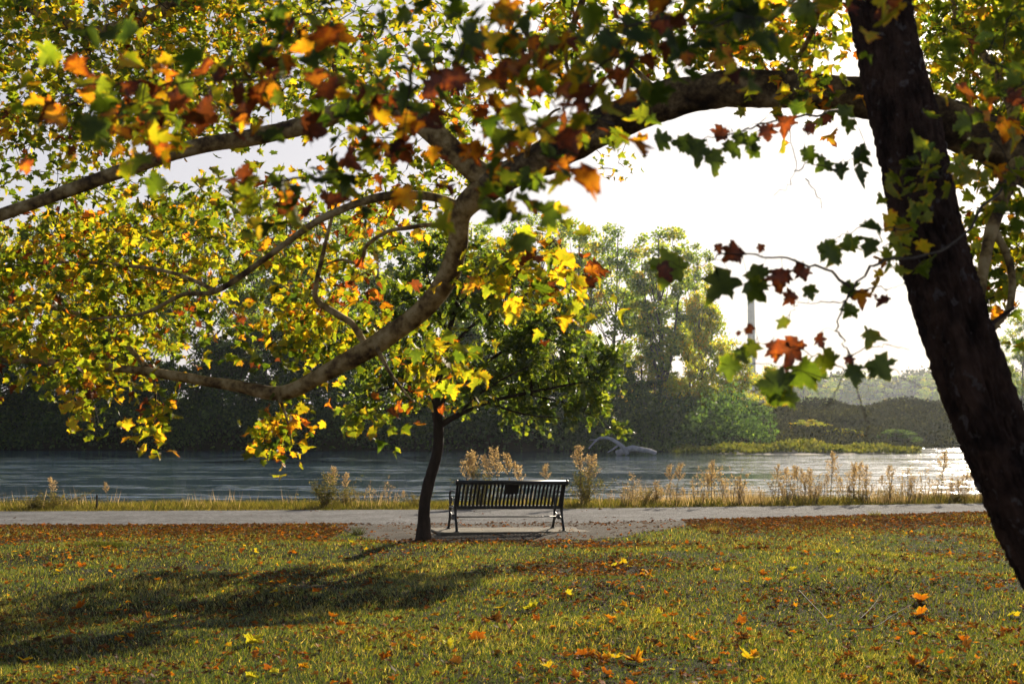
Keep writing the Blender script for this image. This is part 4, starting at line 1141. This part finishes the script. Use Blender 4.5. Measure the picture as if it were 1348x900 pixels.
# the long stand on the right
for px, top, kd, v, lb in [(914, 608, 's', 2, 'tall thin dry weed, leftmost of the tall ones right of the bench'), (936, 606, 'p', 1, 'slim plumed weed between two tall dry stalks'), (954, 607, 's', 0, 'dark tall dry weed right of the slim plumed one'),
                           (882, 612, 'p', 1, 'small plumed weed nearest the yellow pair right of the bench'), (1020, 612, 's', 1, 'dark branching dry weed in the middle of the right stand'),
                           (1091, 597, 'p', 0, 'tall weed with a broad flat pale head in the right stand'), (1106, 608, 's', 2, 'straight dark stalk right beside the broad pale head'),
                           (1128, 608, 'p', 2, 'bushy golden plumed weed right of the broad pale head'), (1137, 614, 'p', 0, 'second golden plume touching the bushy golden one'),
                           (1236, 594, 'p', 1, 'tall lone plumed weed near the dark leaning trunk'), (1262, 612, 's', 1, 'curving dry weed closest to the dark leaning trunk'), (1045, 613, 'p', 1, 'slim plumed weed left of the broad pale head'),
                           (1194, 622, 's', 0, 'dry weed between the golden plumes and the lone tall plume')]:
    weed(kd, px, top, label=lb, v=v)
for i in range(130):
    px = random.uniform(800, 1300)
    if random.random() < .5: px = random.choice([1040, 1060, 1120, 1180, 1220, 950, 1270]) + random.gauss(0, 22)
    weed(random.choice('sssp'), px, random.uniform(606, 645), label='small straw-coloured dry weed in the riverside stand right of the bench', group='small dry weeds of the stand right of the bench')
for px in (1040, 1132, 1170, 1210, 850, 985, 1255): weed('b', px, random.uniform(640, 650), label='low olive leafy weed at the foot of the dry stand right of the bench', group='low leafy weeds along the right part of the path', wide=1.2)

# verge grass between path and water
nv_ = 70000
vx = rng.uniform(-14, 14, nv_); vy = far_edge(vx) + rng.uniform(-.05, 1, nv_) ** 1.0 * 2.6
vz = height(vx, vy); vp = nz(vx, vy, .8, 2.2)
an = rng.uniform(0, 6.28, nv_)
o = leaves('verge_grass', 'blade', np.stack([vx, vy, vz], 1), np.stack([np.cos(an) * .5, np.sin(an) * .5, np.ones(nv_)], 1), np.stack([-np.sin(an), np.cos(an), an * 0 + .2], 1),
           rng.uniform(.05, .15, nv_) * (1 + .7 * vp) * np.clip((vy - far_edge(vx)) / .5, .35, 1), np.clip(rng.normal(.6, .25, nv_) + .2 * vp, 0, 1), M['weed_green'], width=rng.uniform(.008, .016, nv_))
tag(o, 'yellow-green rough grass verge between the path and the river', 'grass', kind='stuff')

nt_ = 9000
tx = np.concatenate([rng.uniform(-13, 13, nt_ // 3), rng.uniform(2.5, 11.5, nt_ - nt_ // 3)]); ty = far_edge(tx) + rng.uniform(.35, 2.4, nt_)
tq = nz(tx, ty, .9, 21.0) + .4 * nz(tx, ty, 3.0, 5.0)
kk = tq + rng.normal(0, .15, nt_) > .12
tx, ty, tq = tx[kk], ty[kk], tq[kk]; n = len(tx); an = rng.uniform(0, 6.28, n)
o = leaves('tall_dry_grass', 'blade', np.stack([tx, ty, height(tx, ty)], 1), np.stack([np.cos(an) * .22, np.sin(an) * .22, np.ones(n)], 1), np.stack([-np.sin(an), np.cos(an), an * 0 + .2], 1),
           rng.uniform(.15, .5, n) * (.6 + tq), np.clip(rng.normal(.5, .25, n), 0, 1), M['dry'], width=rng.uniform(.006, .012, n))
tag(o, 'pale golden tall dry grass in loose tufts along the river side of the path', 'grass', kind='stuff')
# small dark stake
sk = MB(); q = gnd(130, 669)
sk.tube([(0, 0, -.1), (.004, 0, .14), (.0, 0, .30)], [.022, .021, .019], 7)
o = sk.build('stake', M['twig'], None); Ys = 28.6; o.location = ((130 - PX0) / FPX * Ys, Ys, .0)
tag(o, 'short dark wooden stake at the far side of the path on the left', 'stake')

# bright tufts in the lawn
def tuft(px, py, n_, h, w, hue0, name, label):
    g_ = gnd(px, py); root_z = float(height(g_.x, g_.y))
    xx = rng.normal(0, w, n_); yy = rng.normal(0, w * .7, n_); an_ = rng.uniform(0, 6.28, n_)
    o = leaves(name, 'blade', np.stack([xx, yy, xx * 0], 1), np.stack([np.cos(an_) * .6, np.sin(an_) * .6, np.ones(n_)], 1), np.stack([-np.sin(an_), np.cos(an_), an_ * 0 + .3], 1), rng.uniform(.5, 1, n_) * h, np.clip(rng.normal(hue0, .12, n_), 0, 1), M['weed_green'], width=.012)
    o.location = (g_.x, g_.y, root_z); tag(o, label, 'plant')
tuft(135, 723, 500, .10, .18, .2, 'grass_tuft', 'bright green grass tuft in the brown litter at the left')
tuft(471, 704, 60, .22, .05, .1, 'seedling', 'small green seedling at the lawn edge left of the small tree')
tuft(940, 700, 90, .16, .10, .9, 'grass_tuft', 'dry straw tuft at the path edge right of the bench')
tuft(1152, 680, 60, .18, .06, .7, 'small_plant', 'small orange-tinged plant at the near edge of the path on the right')

# fallen twigs
def ftwig(pts, r, label, name='fallen_twig'):
    mb = MB(); P3 = []
    for a, b_, dz in pts:
        q = gnd(a, b_); P3.append((q.x, q.y, float(height(q.x, q.y)) + dz))
    C_ = catmull(P3, 5); mb.tube(C_, np.linspace(r, r * .4, len(C_)), 6)
    o = mb.build(name, M['twig'], None, True); tag(o, label, 'twig')
ftwig([(1052, 786, .05), (1068, 800, .06), (1082, 815, .07), (1092, 828, .05)], .007, 'dark fallen twig slanting through the lawn right of centre')
ftwig([(1110, 834, .04), (1150, 832, .05), (1175, 820, .10), (1200, 808, .16)], .006, 'dark fallen twig rising to the right in the lawn, longest of the fallen twigs')
ftwig([(1130, 820, .05), (1148, 805, .10), (1160, 793, .12)], .005, 'short dark fallen twig between the other two in the right lawn')
ftwig([(648, 705, .03), (661, 707, .04), (674, 712, .03)], .008, 'pale little stick lying by the front edge of the bench pad')

# ------------------------------------------------------------------ fallen leaves one by one (nearest and brightest)
def one_leaf(hue_, size_, sd):
    st_ = np.random.default_rng(sd)
    tv, tf = TPL['palmate']; v_ = tv.copy() * size_; v_[:, 1] -= .4 * size_
    v_[:, 2] = (np.abs(tv[:, 0]) * st_.uniform(-.2, 1.0) + st_.uniform(-.4, 1.0) * (tv[:, 1] - .4) ** 2 + st_.normal(0, .06, len(tv))) * size_
    v_[:, 0] = v_[:, 0] * st_.uniform(.7, 1.05) + st_.normal(0, .035, len(tv)) * size_ + st_.normal(0, .15) * v_[:, 1]; v_[:, 1] += st_.normal(0, .035, len(tv)) * size_
    me = np_mesh('fallen_leaf', v_, tf, np.full(len(tf), hue_), np.r_[np.ones(len(tv) - 1), 0.0]); me.materials.append(M['litter']); return me
cols = {'yellow': [.84, .89, .95], 'orange': [.60, .66, .74], 'rust-red': [.44, .50, .55], 'brown': [.10, .20, .32]}
LM = {c_: [one_leaf(h_, 1.0, i * 7 + j) for i, h_ in enumerate(hs) for j in range(3)] for c_, hs in cols.items()}
def fleaf(x, y, cname, s_, label, group=None):
    o = bpy.data.objects.new('fallen_leaf', random.choice(LM[cname])); col.objects.link(o)
    o.location = (x, y, float(height(x, y)) + random.uniform(.012, .032)); o.scale = (s_,) * 3
    o.rotation_euler = (random.gauss(0, .35), random.gauss(0, .35), random.uniform(0, 6.28))
    tag(o, label, 'leaf', group); return o
for px, py, c_, s_, lb in [(664, 800, 'yellow', .13, 'bright lemon-yellow fallen leaf in the lawn below the bench, left one of the pair'), (698, 803, 'yellow', .15, 'bright yellow fallen leaf in the lawn below the bench, right one of the pair'),
                           (335, 851, 'yellow', .16, 'large yellow fallen leaf in the lower left lawn'), (653, 786, 'orange', .12, 'orange-yellow fallen leaf just above the lemon-yellow one'), (362, 781, 'yellow', .11, 'yellow fallen leaf at the left end of the tree shadow'),
                           (107, 796, 'rust-red', .14, 'bright red fallen leaf alone in the left lawn'), (1213, 791, 'orange', .17, 'large orange fallen leaf in the right lawn, upper of a close pair'), (1213, 803, 'orange', .13, 'orange fallen leaf in the right lawn, lower of a close pair'),
                           (922, 728, 'orange', .12, 'orange fallen leaf beside the dark leaf heap'), (629, 843, 'rust-red', .15, 'red-orange fallen leaf in the middle foreground'), (591, 853, 'yellow', .10, 'small yellow fallen leaf in the middle foreground'), (1208, 884, 'orange', .15, 'orange fallen leaf near the bottom right'),
                           (986, 868, 'yellow', .14, 'yellow-orange fallen leaf in the lower right foreground'), (836, 869, 'orange', .15, 'orange fallen leaf at the lower centre right'), (854, 769, 'orange', .13, 'orange fallen leaf midway between bench and bottom edge'), (461, 729 - 8, 'yellow', .12, 'yellow fallen leaf at the lawn edge left of the small tree')]:
    g_ = gnd(px, py); fleaf(g_.x, g_.y, c_, s_, lb)
cnt = 0
while cnt < 270:
    y = 8.2 + 11.5 * random.random() ** 1.25; x = random.uniform(-1, 1) * (y * .37)
    d = .12 + 1.5 * max(0, mnoise.noise(Vector((x * .8, y * .8, 12.0)))) + .35 * (x > 0) * (y < 14)
    if random.random() > d: continue
    c_ = random.choices(['yellow', 'orange', 'rust-red', 'brown'], [.16, .28, .30, .26])[0]
    side_ = 'left' if x < 0 else 'right'
    fleaf(x, y, c_, random.uniform(.05, .105), 'small %s fallen leaf scattered in the %s half of the lawn' % (c_, side_), '%s fallen leaves scattered in the %s half of the lawn' % (c_, side_)); cnt += 1
# dark heap
Ph = np.array([gnd(990, 727)[:2]] * 15) + rng.normal(0, .11, (15, 2))
o = litter('leaf_heap', Ph, .11, rng.uniform(0, .25, 15), M['litter'], z=.03, curl=.9)
tag(o, 'small heap of dark brown fallen leaves in the lawn right of the bench', 'leaf heap')

# ------------------------------------------------------------------ haze
hz = MB()
hz.box((0, 455, 33.5), (990, 1000, 75))
hm = bpy.data.materials.new('haze_air'); hm.use_nodes = True; hm.node_tree.nodes.clear()
ho = hm.node_tree.nodes.new('ShaderNodeOutputMaterial'); hv = hm.node_tree.nodes.new('ShaderNodeVolumePrincipled')
hv.inputs['Density'].default_value = .00010; hv.inputs['Color'].default_value = (.80, .90, 1, 1); hv.inputs['Anisotropy'].default_value = .80
hm.node_tree.links.new(hv.outputs[0], ho.inputs['Volume'])
o = hz.build('haze', hm, None); tag(o, 'thin bright haze over the river', 'haze', kind='stuff')
